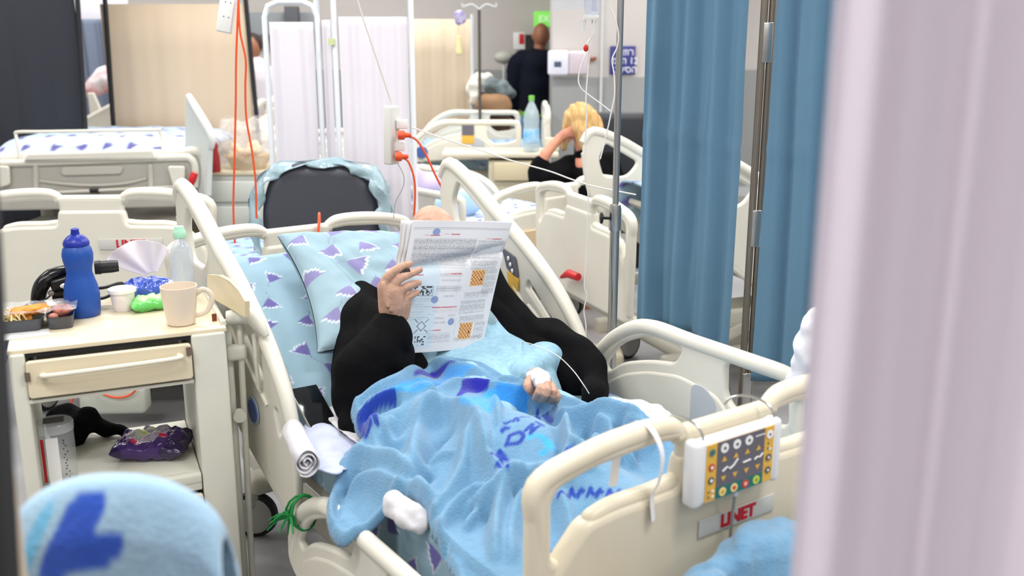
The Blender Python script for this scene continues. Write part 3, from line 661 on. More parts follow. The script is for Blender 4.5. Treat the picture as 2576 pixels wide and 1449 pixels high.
# ------------------------------------------------------------------ blanket on the bed
def base_h(v, u):
    h = .602+.005*np.sin(v*9+u*5)
    belly = .150*np.exp(-((v-.075)/.185)**4)*(1/(1+np.exp(-(u-.80)/.05)))
    leg = lambda c, s, a: a*np.exp(-((v-c)/s)**2)
    f = 1/(1+np.exp((u-1.0)/.04))
    kn = np.exp(-((u-.50)/.24)**2); ft = np.exp(-((u-.08)/.07)**2)
    legs = f*(leg(-.10-.03*kn, .13, .095+.060*kn+.04*ft)+leg(.20, .11, .085+.045*kn+.04*ft))+.045*np.exp(-((v+.33)/.13)**2)*np.exp(-((u-.62)/.26)**2)
    h = h+(belly**4+legs**4+(.135*np.exp(-((v+.22)/.19)**4)*np.exp(-((u-.93)/.17)**4))**4)**.25
    e = np.clip((-.43-v)/.09, 0, 1); h = h*(1-e)+(.555)*e                        # edge of the mattress, over the rail
    e2 = np.clip((-.55-v)/.16, 0, 1); h = h-e2**1.2*.17
    return h
def march(px, py, f=base_h):
    r = ray(px, py); t = np.linspace(1.2, 4.5, 1400); Pw = C0+r*t[:, None]; d = Pw-B0; v = d@AV; u = d@AU; k = Pw[:, 2] < f(v, u)
    i = int(np.argmax(k)); return (float(v[i]), float(u[i]))
mp = lambda pts: [march(*p) for p in pts]
OUT = mp([(905,1100),(880,1062),(884,1030),(905,1003),(960,970),(1040,935),(1120,905),(1195,909),(1265,942),(1322,988),(1385,1012),(1440,998),(1520,1028),(1600,1068),(1645,1088)])+[(.40,.40),(.42,.20),(.42,.035),(0,.03),(-.47,.03),(-.60,.045)]+mp([(1150,1447),(1128,1420),(1120,1395),(1082,1340),(1074,1310),(1060,1285),(1030,1262),(1000,1258),(960,1300),(905,1338),(868,1368),(835,1360),(816,1318),(832,1235),(850,1172),(876,1132),(930,1112)])
def chk(poly):
    out = []; m = len(poly)
    for i in range(m):
        a, b = poly[i], poly[(i+1) % m]; out.append((.75*a[0]+.25*b[0], .75*a[1]+.25*b[1])); out.append((.25*a[0]+.75*b[0], .25*a[1]+.75*b[1]))
    return out
OUT = chk(chk(OUT))
g_ = .0042; vv = np.arange(-.86, .50, g_); uu = np.arange(-.02, 1.24, g_); Vg, Ug = np.meshgrid(vv, uu, indexing='ij'); PG = np.stack([Vg, Ug], -1).reshape(-1, 2)
H = base_h(Vg, Ug)
RID = [  # folds: points, height, width, (crease side sharpening)
 ([(892,1085),(898,1040),(930,1005),(1000,968),(1080,945),(1150,935),(1220,945)], .022, .020),
 ([(905,1075),(925,1035),(980,1005),(1060,985),(1100,985)], .020, .016),
 ([(1108,1008),(1070,1050),(1052,1110),(1040,1170),(1046,1215)], .034, .026),
 ([(1108,1008),(1165,1045),(1205,1090),(1220,1150),(1250,1215),(1262,1260)], .034, .026),
 ([(985,1050),(975,1100),(1000,1135),(1030,1110),(1050,1060)], .022, .018),
 ([(952,1050),(935,1095),(945,1145),(985,1180),(1030,1190)], .026, .020),
 ([(850,1190),(905,1165),(975,1182),(1030,1215),(1075,1270),(1120,1300)], .032, .022),
 ([(870,1240),(930,1222),(985,1240),(1012,1252)], .026, .018),
 ([(935,1115),(905,1150),(870,1200),(845,1270),(835,1340)], .018, .022),
 ([(1180,1090),(1172,1130),(1160,1200),(1110,1290),(1085,1330)], .026, .020),
 ([(1240,1110),(1290,1180),(1310,1205),(1270,1240),(1200,1290),(1160,1350)], .034, .022),
 ([(1310,1205),(1268,1260),(1250,1340),(1245,1440)], .034, .020),
 ([(1225,1235),(1165,1270),(1120,1320),(1110,1370)], .024, .016),
 ([(1240,1015),(1256,1060),(1256,1120),(1262,1180)], .020, .014),
 ([(1100,985),(1180,975),(1250,985),(1330,1005),(1400,1010)], .020, .016),
 ([(1250,960),(1310,985),(1360,1012)], .018, .012),
 ([(1150,1150),(1110,1155),(1070,1175)], .012, .010),
 ([(1400,1015),(1392,1060),(1420,1080),(1500,1062),(1570,1078),(1640,1090)], .040, .022),
 ([(1430,1090),(1425,1120),(1465,1165),(1470,1200)], .036, .020),
 ([(1490,1090),(1530,1110),(1545,1150)], .040, .022), ([(1475,1160),(1540,1165),(1600,1185)], .034, .018), ([(1560,1095),(1610,1110),(1650,1135)], .034, .018),
 ([(1400,1150),(1425,1165),(1420,1195)], .030, .016), ([(1270,1190),(1330,1190),(1390,1200),(1440,1210)], .026, .022),
 ([(1330,1130),(1345,1170),(1352,1210)], .016, .016), ([(1380,1120),(1392,1165),(1390,1200)], .014, .012),
 ([(1330,1245),(1300,1300),(1285,1370),(1290,1440)], .026, .020), ([(1400,1250),(1430,1330),(1440,1400)], .024, .018), ([(1440,1390),(1400,1430)], .03, .016),
]
VAL = [([(1068,1180),(1100,1120),(1140,1080)], .016, .014), ([(1010,1010),(960,1030),(925,1060)], .018, .008), ([(1085,1190),(1035,1240)], .02, .014), ([(905,1190),(855,1260),(848,1320)], .018, .012),
 ([(1195,1290),(1150,1330),(1128,1390)], .035, .014), ([(1225,1300),(1180,1360)], .02, .012), ([(1390,1075),(1410,1130),(1400,1175)], .03, .012), ([(1480,1070),(1460,1120),(1490,1160)], .03, .012),
 ([(1250,1010),(1335,1035),(1390,1030)], .016, .008), ([(1010,1000),(1090,962),(1160,960)], .012, .008), ([(1560,1085),(1555,1130),(1600,1160)], .03, .010), ([(1322,1210),(1290,1260)], .02, .012)]
def sm_line(pl): return [tuple(p[:2]) for p in smooth_path([(x, y, 0) for x, y in pl], 5)]
def fold_sum(L, k, e, c):
    acc = np.zeros(H.shape)
    for pts, a, s in L:
        pl = sm_line(mp(pts)); d, t = sdline(PG, pl); tp = np.sin(np.clip(np.minimum(t, 1-t)*4+.12, 0, 1)*PI/2)
        f = (k*a*tp*np.exp(-np.abs(d/s)**e*c)).reshape(H.shape); acc = (acc**3+f**3)**(1/3)
    return acc
flat_ = 1-.88*np.clip(.5-sdf(PG, mp([(1268,1045),(1330,1030),(1398,1030),(1402,1120),(1392,1180),(1330,1195),(1262,1188),(1240,1165)]))/.035, 0, 1).reshape(H.shape)
H += fold_sum(RID, 1.6, 1.8, 1.0)*flat_; H -= fold_sum(VAL, 1.7, 1.5, 1.0)*flat_
H += .010*(vnoise(Vg+.4*Ug, Ug-.3*Vg, 9, 1)-.5)+.005*(vnoise(Vg, Ug, 22, 2)-.5)+.0015*(vnoise(Vg, Ug, 90, 3)-.5)
sd = sdf(PG, OUT).reshape(H.shape)
floor_h = np.where(Vg > -.45, .613, 0); H = np.where(H < floor_h+.01, floor_h+.01*np.exp((H-floor_h-.01)/.01), H)
H += .010*np.exp(-((sd+.012)/.009)**2)-.016*np.clip((sd+.006)/.006, 0, 1)      # soft rolled hem
VgS, UgS, keep = snap(Vg, Ug, sd, g_)
colb = np.empty(H.shape+(3,)); colb[:] = lin((110,155,188)); cb = colb.reshape(-1, 3)
def Hfin(v, u):
    i = np.clip(((v-vv[0])/g_).astype(int), 0, len(vv)-1); j = np.clip(((u-uu[0])/g_).astype(int), 0, len(uu)-1); return H[i, j]
mp = lambda pts: [march(*p, Hfin) for p in pts]
def patch(pts, c, soft=.004, k=1.0):
    s = sdf(PG, chk(mp(pts))); m = (np.clip(.5-s/soft, 0, 1)*k)[:, None]; cb[:] = cb*(1-m)+np.array(lin(c))*m
def ink_line(pts, wd, c=(28,60,160), soft=.003):
    d, _ = sdline(PG, sm_line(mp(pts)) if len(pts) > 2 else mp(pts)); m = np.clip(.5-(d-wd)/soft, 0, 1)[:, None]; cb[:] = cb*(1-m)+np.array(lin(c))*m
AZ, NV, MID = (66,164,232), (38,40,160), (96,176,232)
patch([(955,1000),(1010,965),(1070,948),(1100,960),(1040,985),(985,1000)], AZ); patch([(1050,962),(1110,938),(1165,922),(1205,925),(1165,945),(1100,965),(1060,975)], (84,158,226)); patch([(1150,1012),(1210,990),(1262,975),(1262,1012),(1200,1026),(1170,1024)], AZ)
patch([(1238,965),(1290,968),(1330,985),(1330,1012),(1262,1032),(1240,1010)], (58,150,228)); patch([(1010,990),(1060,965),(1095,970),(1050,990)], (84,170,235))
patch([(1030,950),(1075,925),(1125,910),(1158,913),(1120,930),(1075,945)], NV); patch([(1164,950),(1222,948),(1240,976),(1190,984),(1132,998),(1160,978)], NV)
for ln in ([(905,1045),(935,1030),(990,1008)], [(915,1042),(925,1065),(922,1090)], [(930,1040),(945,1060)], [(905,1060),(928,1070)]): ink_line(ln, .009)
def strokes(L, wd, c=(30,66,164)):
    for ln in L: ink_line(ln, wd, c)
strokes([[(1282,1098),(1274,1122)], [(1282,1098),(1305,1090),(1316,1100),(1305,1118),(1274,1122)]], .0055)                    # D
strokes([[(1322,1085),(1340,1068)], [(1340,1068),(1336,1092)], [(1336,1092),(1356,1072)]], .005)                                  # N
strokes([[(1240,1140),(1258,1138)], [(1258,1138),(1262,1165)], [(1258,1138),(1282,1158)], [(1250,1170),(1276,1176)]], .0055)       # Y
strokes([[(1348,1060),(1368,1072)], [(1356,1052),(1378,1066)], [(1366,1046),(1384,1064)], [(1374,1040),(1390,1060)]], .004)
strokes([[(1262,1088),(1272,1078),(1280,1082)], [(1270,1068),(1284,1060)], [(1292,1062),(1300,1050),(1304,1060)], [(1312,1050),(1330,1048)], [(1336,1044),(1352,1040)]], .0045)
strokes([[(1330,1102),(1352,1096),(1372,1106),(1392,1120)], [(1360,1100),(1376,1118),(1378,1138),(1362,1142)], [(1376,1118),(1392,1130)]], .006, (70,170,226))
strokes([[(1405,1172),(1440,1150)], [(1408,1180),(1436,1168)]], .007, (40,84,190))
for k in range(7):
    x = 1405+k*24; strokes([[(x, 1252), (x+8, 1234)]]+([[(x+8,1234),(x+16,1250)]] if k % 2 else [[(x+2,1244),(x+14,1240)]]), .0045)
ink_line([(1392,1388),(1420,1370),(1445,1345)], .006, (20,56,130))
BLK = M('plush blanket', rough=.95, attr=True, bump=.35, bscale=170, sheen=.35, noise_amt=.10, nscale=26, spec=.2)
o = npgrid('blanket', np.stack([VgS, UgS, H], -1), BLK, None, colb, keep, thick=.011)
s_ = o.modifiers.new('s', 'SMOOTH'); s_.iterations = 1; s_.factor = .5
placed(tag(o, 'rumpled sky blue plush blanket with navy lettering spread over the patient\'s legs', 'blanket'))
# second blanket bundled over the foot end, outside the footboard
def bundle(name, label, cat, pts, rads, mat, folds=9, seed=0, vox=.007, amp=.02):
    mb = MB(); 
    for p, r in zip(pts, rads): mb.caps(p, r, 18, 4)
    o = remesh(mb.build(name, mat), vox, 3); displace(o, amp, folds, seed, (1,1,.45)); displace(o, amp*.4, folds*2.4, seed+2, (1,1,.6)); return placed(tag(o, label, cat))
BB = M('sky blue plush', (106,150,183), .95, noise_amt=.08, nscale=30, bump=.35, bscale=170, sheen=.35, spec=.2)
S = lambda px, py, u: Lp(*bU(px, py+75, u))
strands = []
for k in range(9):
    x = 1765+30*k; t0 = 1478-24*min(k, 4)-3*max(k-4, 0)
    strands.append([S(x-40+k*3, 1500, -.13-.010*k), S(x-28+k*2, t0+30-75, -.14-.006*k), S(x+5, t0-30-75, -.12), S(x+45, t0-36-75, -.095), S(x+110, t0+30-75, -.085), S(x+150, t0+130, -.09)])
strands.append([S(1745, 1500, -.15), S(1775, 1430, -.17), S(1800, 1400, -.17)])
rad = [[.034,.026,.020,.022,.028,.03] if k % 2 else [.040,.030,.026,.024,.028,.03] for k in range(9)]+[[.05,.045,.03]]
bundle('blanket', 'bundled sky blue blanket hanging outside the footboard below the name strip', 'blanket', strands, rad, BB, 9, 3, .005, .014)
# rolled sheets and pads on the mattress
def roll(name, label, a, b, r, mat, cat='rolled sheet', n=5):
    a = Vector(a); b = Vector(b); d = (b-a); L = d.length; Tm = Matrix.Translation(a) @ Vector((0,0,1)).rotation_difference(d).to_matrix().to_4x4()
    mb = MB(); prof = []
    vs = []; fs = []; turns = 3.3; K = 90
    for i in range(K+1):
        t = i/K; ang = t*turns*2*PI; rr = r*(.12+.88*t)*(1+.06*math.sin(ang*2.3)); 
        for z in (0, L*.33, L*.66, L): vs.append((rr*math.cos(ang)*(1+.04*math.sin(z*30)), rr*math.sin(ang), z+.004*math.sin(ang*3)))
    for i in range(K):
        for k in range(3): fs.append((i*4+k, (i+1)*4+k, (i+1)*4+k+1, i*4+k+1))
    mb.add(vs, fs, Tm); o = mb.build(name, mat, recalc=False); sm = o.modifiers.new('s', 'SOLIDIFY'); sm.thickness = .003
    return placed(tag(o, label, cat))
LINEN = M('white linen', (214,212,216), .9, noise_amt=.04, nscale=12, bump=.35, bscale=26)
roll('rolled_sheet', 'tightly rolled white sheet beside the left head rail', Lp(*bZ(772,1165,.655)), Lp(*bZ(735,1085,.655)), .036, LINEN)
bundle('folded_towel', 'small crumpled white towel between the two folds of the blanket', 'towel', [[Lp(*bZ(1055,1320,.60)), Lp(*bZ(1030,1292,.615)), Lp(*bZ(990,1262,.625))], [Lp(*bZ(1040,1325,.60)), Lp(*bZ(1012,1300,.61)), Lp(*bZ(985,1278,.61))]], [[.020,.026,.026],[.014,.020,.020]], LINEN, 22, 6, .004, .012)
def drape(name, label, poly, z, mat, cat, seed=0, amp=.01, hf=None, g=.008, thick=.004, col=None):
    P2 = chk(chk([tuple(p) for p in poly])); xs = [p[0] for p in P2]; ys = [p[1] for p in P2]
    a = np.arange(min(xs)-.01, max(xs)+.01, g); b = np.arange(min(ys)-.01, max(ys)+.01, g); X, Y = np.meshgrid(a, b, indexing='ij')
    s = sdf(np.stack([X, Y], -1).reshape(-1, 2), P2).reshape(X.shape); k = s < 0
    Z = (z if hf is None else hf(X, Y))+amp*(vnoise(X+Y*.4, Y*.4-X*.3, 16, seed)-.2)+amp*.5*(vnoise(X, Y, 34, seed+4)-.5)
    X, Y, kk = snap(X, Y, s, g)
    o = npgrid(name, np.stack([X, Y, Z], -1), mat, None, col(X, Y) if col else None, kk, thick=thick); return placed(tag(o, label, cat))
bz2 = lambda px, py, z=.615: tuple(bZ(px, py, z)[:2])
drape('draw_sheet', 'pale lilac draw sheet wrinkled across the mattress beside the phone', [bz2(800,1062),bz2(905,1095),bz2(935,1120),bz2(880,1165),bz2(850,1200),bz2(810,1195),bz2(765,1160),bz2(745,1115),bz2(750,1080)], .612, M('lilac linen', (205,212,228), .9, col2=(180,186,214), nscale=14, bump=.3, bscale=30), 'sheet', 3, .018)
drape('absorbent_pad', 'white quilted pad under the patient\'s elbow at the jacket hem', [bz2(830,1020,.63),bz2(872,1040,.63),bz2(960,1090,.63),bz2(920,1130,.63),bz2(870,1100,.63),bz2(815,1045,.63)], .632, LINEN, 'pad', 5, .012)
drape('folded_sheet', 'white and pale blue folded sheet at the right edge of the mattress', [bz2(1480,1010,.64),bz2(1560,1010,.64),bz2(1700,1048,.64),bz2(1702,1085,.64),bz2(1640,1120,.64),bz2(1540,1100,.64),bz2(1450,1050,.64)], .645, M('pale sheet', (222,228,238), .9, bump=.3, bscale=30), 'sheet', 8, .022)
# phone
ph = thing('smartphone', 'black smartphone lying face up beside the pillow', 'phone', w(-.408, 1.140, .650), YAW)
mb = MB(); mb.box((0,0,0), (.082,.172,.009), b=.004); mb.build('phone_body', M('silver rim', (190,192,190), .3, metal=.7), ph)
MB().box((0,0,.0049), (.076,.166,.001), b=.0004).build('screen', M('phone screen', (18,19,22), .08), ph); ph.rotation_euler = (R(22), R(0), YAW-R(3))
# white tie at the rail joint
lead('white_tie', [Lp(.50,1.04,.66), Lp(.48,1.02,.62), Lp(.47,1.03,.57)], .007, LINEN, 'white gauze tie at the joint of the right side rails', 'tie')
# ================================================================== bedside cabinet and what stands on it
CA = math.atan2(.205, .473); CO = np.array([-1.231, 2.315, 0]); cx_ = np.array([math.cos(CA), math.sin(CA), 0]); cy_ = np.array([-math.sin(CA), math.cos(CA), 0])
def cw(x, y, z): return CO+cx_*x+cy_*y+np.array([0, 0, z])
cart = thing('bedside_cabinet', 'cream bedside cabinet with bar handled drawer and open shelf, left of the patient bed', 'cabinet', CO, CA)
CABM = M('cream cabinet enamel', (214,213,200), .45, noise_amt=.06, nscale=6); CABD = M('ivory laminate', (226,213,184), .28, noise_amt=.05, nscale=4)
mb = MB(); D = .43
mb.mat(CABM).box((.4715, D/2, .46), (.087, D, .86), b=.006)                  # wide hollow post on the right
mb.box((.016, D/2, .46), (.036, D, .86), b=.006)
mb.box((.228, D/2, .487), (.395, D, .024), b=.003); mb.box((.228, .012, .478), (.395, .02, .05), b=.004)
mb.box((.228, D-.01, .24), (.395, .016, .46)); mb.box((.228, D/2, .06), (.395, D, .03)); mb.box((.228, D/2, .765), (.395, D, .008))
mb.build('cabinet_body', None, cart)
mb = MB(); mb.mat(CABD).box((.258, D/2+.02, .894), (.524, D+.02, .012), b=.002); mb.mat(DARKM).box((.258, D/2+.02, .883), (.516, D+.01, .012)); mb.mat(CABM).tube([(.517,.04,.902),(.517,.30,.903),(.517,.43,.902)], .008, 8)
mb.mat(M('rust', (120,60,40), .8)).box((.499,.085,.910), (.012,.005,.020))
mb.build('top', None, cart)
dr = MB().plate(rpoly([(.034,.776),(.425,.776),(.425,.872),(.034,.872)], .010), [], .018, .004, Matrix.Translation((0,-.002,0)) @ XZ).box((.23,.22,.80), (.36,.40,.05)).build('drawer', CABD, cart)
MB().tube([(.075,-.008,.835),(.080,-.030,.838),(.23,-.036,.841),(.385,-.030,.843),(.392,-.008,.845)], .0062, 10, sm=5).build('handle', M('ivory handle', (232,224,204), .35), dr)
for lx, lz in ((.036,.835), (.418,.853)): MB().box((lx,-.010,lz), (.012,.012,.022)).build('latch', M('worn steel', (130,112,100), .5, metal=.6), dr)
d2 = MB().plate(rpoly([(.034,.09),(.425,.09),(.425,.445),(.034,.445)], .008), [], .018, .004, Matrix.Translation((0,-.002,0)) @ XZ).build('door', CABD, cart)
MB().tube([(.08,-.01,.39),(.08,-.03,.39),(.20,-.03,.39),(.20,-.01,.39)], .005, 8, sm=3).build('handle', CABM, d2)
# folding over-bed table hanging at the side: flap, tubes, clamp
FP = [at(*p) for p in ((628,797,2.535),(628,757,2.535),(612,730,2.60),(588,706,2.68),(562,692,2.74),(532,690,2.78),(532,742,2.78))]
fo = MB(); vs = []
for off in (0, .012):
    for p in FP: d_ = p-CO; vs.append((d_@cx_-off, d_@cy_, p[2]))
fo.add(vs, [tuple(range(7)), tuple(range(13,6,-1))]+[(i,(i+1)%7,7+(i+1)%7,7+i) for i in range(7)])
o = fo.build('folding_flap', M('tan laminate', (206,190,158), .4), cart)
mb = MB(); mb.tube([(.535,.10,.90),(.59,.08,.905),(.61,.04,.885),(.625,.02,.86)], [.020,.024,.018,.008], 14, sm=4); mb.tube([(.532,.12,.09),(.535,.12,.89)], .011, 12); mb.tube([(.552,.10,.09),(.566,.10,.88)], .009, 12); mb.box((.40,.11,.085), (.32,.05,.04), b=.01)
mb.box((.552,.10,.80), (.056,.034,.045), b=.012); mb.tube([(.595,.05,.86),(.600,.06,.70)], .006, 8); mb.lathe([(0,-.01),(.018,-.01),(.018,.01),(0,.01)], 16, Matrix.Translation((.546,.082,.62)) @ Matrix.Rotation(PI/2,4,'X'))
mb.build('table_arm', CABM, cart)
for x, y in ((.02,.05),(.47,.05),(.02,.38),(.47,.38)):
    m_ = MB(); m_.lathe([(0,-.012),(.024,-.012),(.026,0),(.024,.012),(0,.012)], 18, Matrix.Translation((x,y,.026)) @ Matrix.Rotation(PI/2,4,'Y')); m_.build('caster', RIMB, cart)
# items: each stands on the worktop (z .900)
ZT = .9005
def item(name, label, cat, x, y, z=ZT, rz=0, group=None): return thing(name, label, cat, cw(x, y, z), CA+rz, group)
t = item('mug', 'beige ceramic mug at the front right corner of the bedside cabinet', 'mug', .414, .092)
mb = MB(); mb.lathe([(0,.0),(.032,.0),(.037,.004),(.043,.05),(.0475,.098),(.0478,.105),(.0455,.105),(.0445,.098),(.040,.05),(.034,.010),(0,.008)], 40); mb.build('cup', M('beige glazed ceramic', (222,208,190), .35), t)
MB().tube([(.040,-.010,.080),(.060,-.016,.093),(.078,-.02,.080),(.080,-.022,.060),(.068,-.019,.035),(.050,-.013,.024),(.036,-.009,.022)], .0055, 12, sm=6, flat=1.3).build('handle', M('beige glazed ceramic'), t)
t = item('yogurt_cup', 'small white plastic pot with foil lid between bottle and mug', 'cup', .279, .304)
MB().lathe([(0,0),(.027,0),(.028,.003),(.033,.050),(.036,.052)], 32).build('pot', M('white pot', (236,232,232), .4, col2=(226,214,212), nscale=40), t); MB().lathe([(.036,.052),(.038,.053),(.038,.062),(.034,.064),(0,.0645)], 32).build('lid', WHITEP, t)
t = item('drinking_bottle', 'matte blue hourglass drinking bottle standing on the cabinet', 'bottle', .175, .29)
BL = M('matte blue plastic', (24,74,160), .42); BLD = M('navy plastic cap', (24,44,150), .35)
MB().lathe([(0,0),(.041,0),(.044,.004),(.046,.03),(.0465,.06),(.043,.085),(.037,.105),(.033,.122),(.034,.135),(.039,.155),(.0405,.172),(.037,.188),(.031,.197)], 48).build('bottle_body', BL, t)
MB().lathe([(.031,.195),(.034,.198),(.034,.205),(.031,.212),(.022,.222),(.012,.228),(.010,.238),(.012,.242),(.008,.244),(0,.245)], 32).build('cap', BLD, t)
t = item('water_bottle', 'clear plastic water bottle with mint green cap behind the beige mug', 'bottle', .452, .385)
MB().lathe([(0,0),(.026,0),(.031,.006),(.0315,.03),(.029,.04),(.0315,.05),(.033,.075),(.031,.09),(.033,.10),(.0335,.12),(.030,.145),(.020,.165),(.0155,.172),(.0155,.185)], 40).build('bottle_body', glass('clear bottle plastic', (205,216,230), .06, .42), t)
MB().lathe([(.017,.178),(.0185,.18),(.0185,.196),(.016,.200),(.013,.212),(0,.213)], 24).build('cap', M('mint cap', (170,222,196), .5), t)
def puff(name, label, cat, x, y, size, mats, seed, rz=0, z=ZT, amp=.012, paint=None, parts=None):
    # crumpled soft packet
    n = 60; a = np.linspace(-1, 1, n); A_, B_ = np.meshgrid(a, a, indexing='ij'); e = np.clip((1-A_**4)*(1-B_**4), 0, 1)**.5; V = []; cs = []
    for s in (1, -1):
        X = A_*size[0]/2; Y = B_*size[1]/2
        Z = size[2]/2+s*(size[2]/2*e)+amp*(vnoise(A_*3, B_*3, 1.8, seed)-.5)*e+(amp*.45)*(vnoise(A_*5+B_*3, B_*3, 1.3, seed+2)-.5)*e
        V.append(np.stack([X, Y, np.maximum(Z, 0.0)], -1)); cs.append(paint(A_, B_, s))
    V = np.concatenate([V[0], V[1][::-1]], 0); cc = np.concatenate([cs[0], cs[1][::-1]], 0)
    o = npgrid(name, V, mats, None, cc); o.location = cw(x, y, z); o.rotation_euler = (0, 0, CA+rz); return tag(o, label, cat)
def solid(c): 
    def f(A_, B_, s): q = np.empty(A_.shape+(3,)); q[:] = lin(c); return q
    return f
FOIL = M('glossy film', attr=True, rough=.18, spec=.8)
def p_green(A_, B_, s):
    q = solid((120,205,110))(A_, B_, s); m = np.hypot(A_, B_*1.2) < .65; q[m] = lin((190,232,160)); m = abs(B_) > .85; q[m] = lin((90,190,90)); return q
puff('wipes_packet', 'light green packet of wipes under the blue tissue pack', 'packet', .352, .285, (.115,.085,.034), FOIL, 3, .1, paint=p_green)
def p_blue(A_, B_, s):
    q = solid((62,88,180))(A_, B_, s); m = (vnoise(A_*2, B_*2, 2, 4) > .62); q[m] = lin((130,140,215)); m = (A_ > .78); q[m] = lin((228,232,240)); return q
puff('tissue_pack', 'shiny blue tissue pack lying on the green packet', 'packet', .35, .38, (.15,.10,.062), FOIL, 8, -.35, paint=p_blue, z=ZT, amp=.02)
# the tissue standing out of the pack
n = 50; a = np.linspace(0, 1, n); A_, B_ = np.meshgrid(a, a, indexing='ij'); ang = (A_-.5)*1.9; rr = .02+B_*(.082+.022*np.sin(A_*3.0+.6))
V = np.stack([np.sin(ang)*rr*1.05-.01*B_, .018*np.sin(A_*16)*B_*.8+.02*B_, np.cos(ang*.8)*rr], -1)
o = npgrid('paper_tissue', V, M('tissue paper', (234,228,234), .9, transl=.3), None, None, thick=.0012); o.location = cw(.372, .44, ZT+.050); o.rotation_euler = (R(-5), R(-14), CA); tag(o, 'white paper tissue fanned out of the blue pack', 'tissue')
# meal tray with two compartments
t = item('meal_tray', 'dark grey two compartment meal tray at the left front of the cabinet', 'food tray', .052, .225, rz=-.05)
TR_ = M('charcoal tray plastic', (74,76,82), .4)
def tub(mb, x, y, W, Dp, H=.034):
    o1 = rpoly([(-W/2,-Dp/2),(W/2,-Dp/2),(W/2,Dp/2),(-W/2,Dp/2)], .02); 
    for z0, s0, z1, s1 in ((0,.88,H,1.0),(H,1.0,H+.002,1.05),(H+.002,1.05,H,.97),(H,.97,.004,.84)):
        k = len(o1); vs = [(x+p[0]*s0, y+p[1]*s0, z0) for p in o1]+[(x+p[0]*s1, y+p[1]*s1, z1) for p in o1]; mb.add(vs, [(i,(i+1)%k,k+(i+1)%k,k+i) for i in range(k)])
    k = len(o1); mb.add([(x+p[0]*.88, y+p[1]*.88, 0) for p in o1], [tuple(range(k-1,-1,-1))]); mb.add([(x+p[0]*.84, y+p[1]*.84, .004) for p in o1], [tuple(range(k))])
mb = MB(); tub(mb, -.035, 0, .125, .13); tub(mb, .068, 0, .066, .13); mb.build('tray_body', TR_, t)
rr_ = random.Random(4); mb = MB()
for k in range(60):
    x, y = rr_.uniform(-.085,-.03), rr_.uniform(-.05,.04); a_ = rr_.uniform(0, 6); mb.tube([(x,y,.022),(x+.010*math.cos(a_),y+.010*math.sin(a_),.036+rr_.uniform(0,.014)),(x+.02*math.cos(a_+.6),y+.02*math.sin(a_+.6),.028)], .0022, 5, sm=3)
mb.build('pasta', M('cream pasta', (236,220,160), .5), t)
mb = MB(); mb.box((-.006,-.005,.046), (.095,.055,.020), b=.008, rot=Matrix.Rotation(.35,3,'Z')); mb.box((-.03,.0,.030), (.06,.07,.02), b=.008)
displace(mb.build('breaded_fillet', M('golden crumb', (226,160,50), .6, col2=(196,112,30), nscale=60, bump=.6, bscale=150), t), .004, 60)
mb = MB()
for k in range(10): mb.ball((rr_.uniform(.045,.09), rr_.uniform(-.04,.04), .028+rr_.uniform(0,.012)), (.014,.012,.010), 10)
remesh(mb.build('salad', M('pink salad', (206,140,120), .45, col2=(160,80,70), nscale=60), t), .003, 1)
mb = MB(); nn = 20
mb.grid(lambda u, v: (-.1+.21*u, -.06+.13*v, .052+.012*noise.noise(Vector((u*7, v*7, 3)))), nn, nn); mb.build('film_cover', glass('cling film', (240,240,245), .12, .22), t)
drape_ = MB().box((-.03,-.045,.0008), (.13,.06,.0014)).build('napkin', WHITEP); drape_.location = cw(.05, .19, ZT); drape_.rotation_euler = (0, 0, CA+.1); tag(drape_, 'white paper napkin under the meal tray', 'napkin')
# black folded strap gadget behind the bottle
t = item('head_torch', 'black strap gear with curved band, buckle and barrel, behind the blue bottle', 'strap gear', .15, .375)
G = M('glossy black plastic', (18,18,20), .22)
mb = MB(); mb.tube([(-.085,.0,.0),(-.088,0,.035),(-.075,0,.075),(-.045,0,.102),(-.01,0,.112)], [.018,.020,.021,.020,.014], 14, sm=5, flat=1.2)
for k in range(3): mb.tube([(-.10-.004*k,-.02,.01),(-.094,-.022,.05+.006*k),(-.065,-.022,.088+.005*k),(-.03,-.02,.105+.004*k)], .003, 8, sm=4)
mb.build('curved_band', G, t)
mb = MB(); mb.box((-.015,-.005,.075), (.075,.05,.05), b=.012, rot=Matrix.Rotation(-.2,3,'Y')); mb.box((-.01,-.008,.042), (.085,.04,.045), b=.015); mb.tube([(-.03,0,.118),(.0,0,.120),(.02,0,.112)], .007, 8, sm=3); mb.build('buckle_housing', G, t)
MB().ball((-.015,-.034,.075), (.014,.004,.008), 14).build('oval_badge', WHITEP, t)
MB().lathe([(0,-.034),(.019,-.034),(.020,-.018),(.018,-.016),(.018,.012),(.016,.03),(0,.03)], 24, Matrix.Translation((.098,0,.112)) @ Matrix.Rotation(PI/2,4,'Y')).build('barrel', BLACK, t)
MB().lathe([(0,-.006),(.007,-.006),(.009,0),(.007,.006),(0,.006)], 14, Matrix.Translation((-.052,-.034,.058)) @ Matrix.Rotation(PI/2,4,'X')).build('pin', CHROME, t)
mb = MB(); mb.tube([(.02,0,.055),(.08,0,.052),(.12,0,.060),(.135,0,.058),(.135,0,.042),(.12,0,.040),(.08,0,.022),(.02,0,.022)], .009, 8, sm=5, flat=.5); mb.build('webbing_strap', BLACK, t)
mb = MB(); mb.tube([(-.05,-.03,.055),(-.10,-.05,.02),(-.13,-.06,.0)], .0025, 6, sm=3); mb.tube([(-.10,-.02,.04),(-.15,-.03,.01)], .0025, 6); mb.build('cord', BLACK, t)
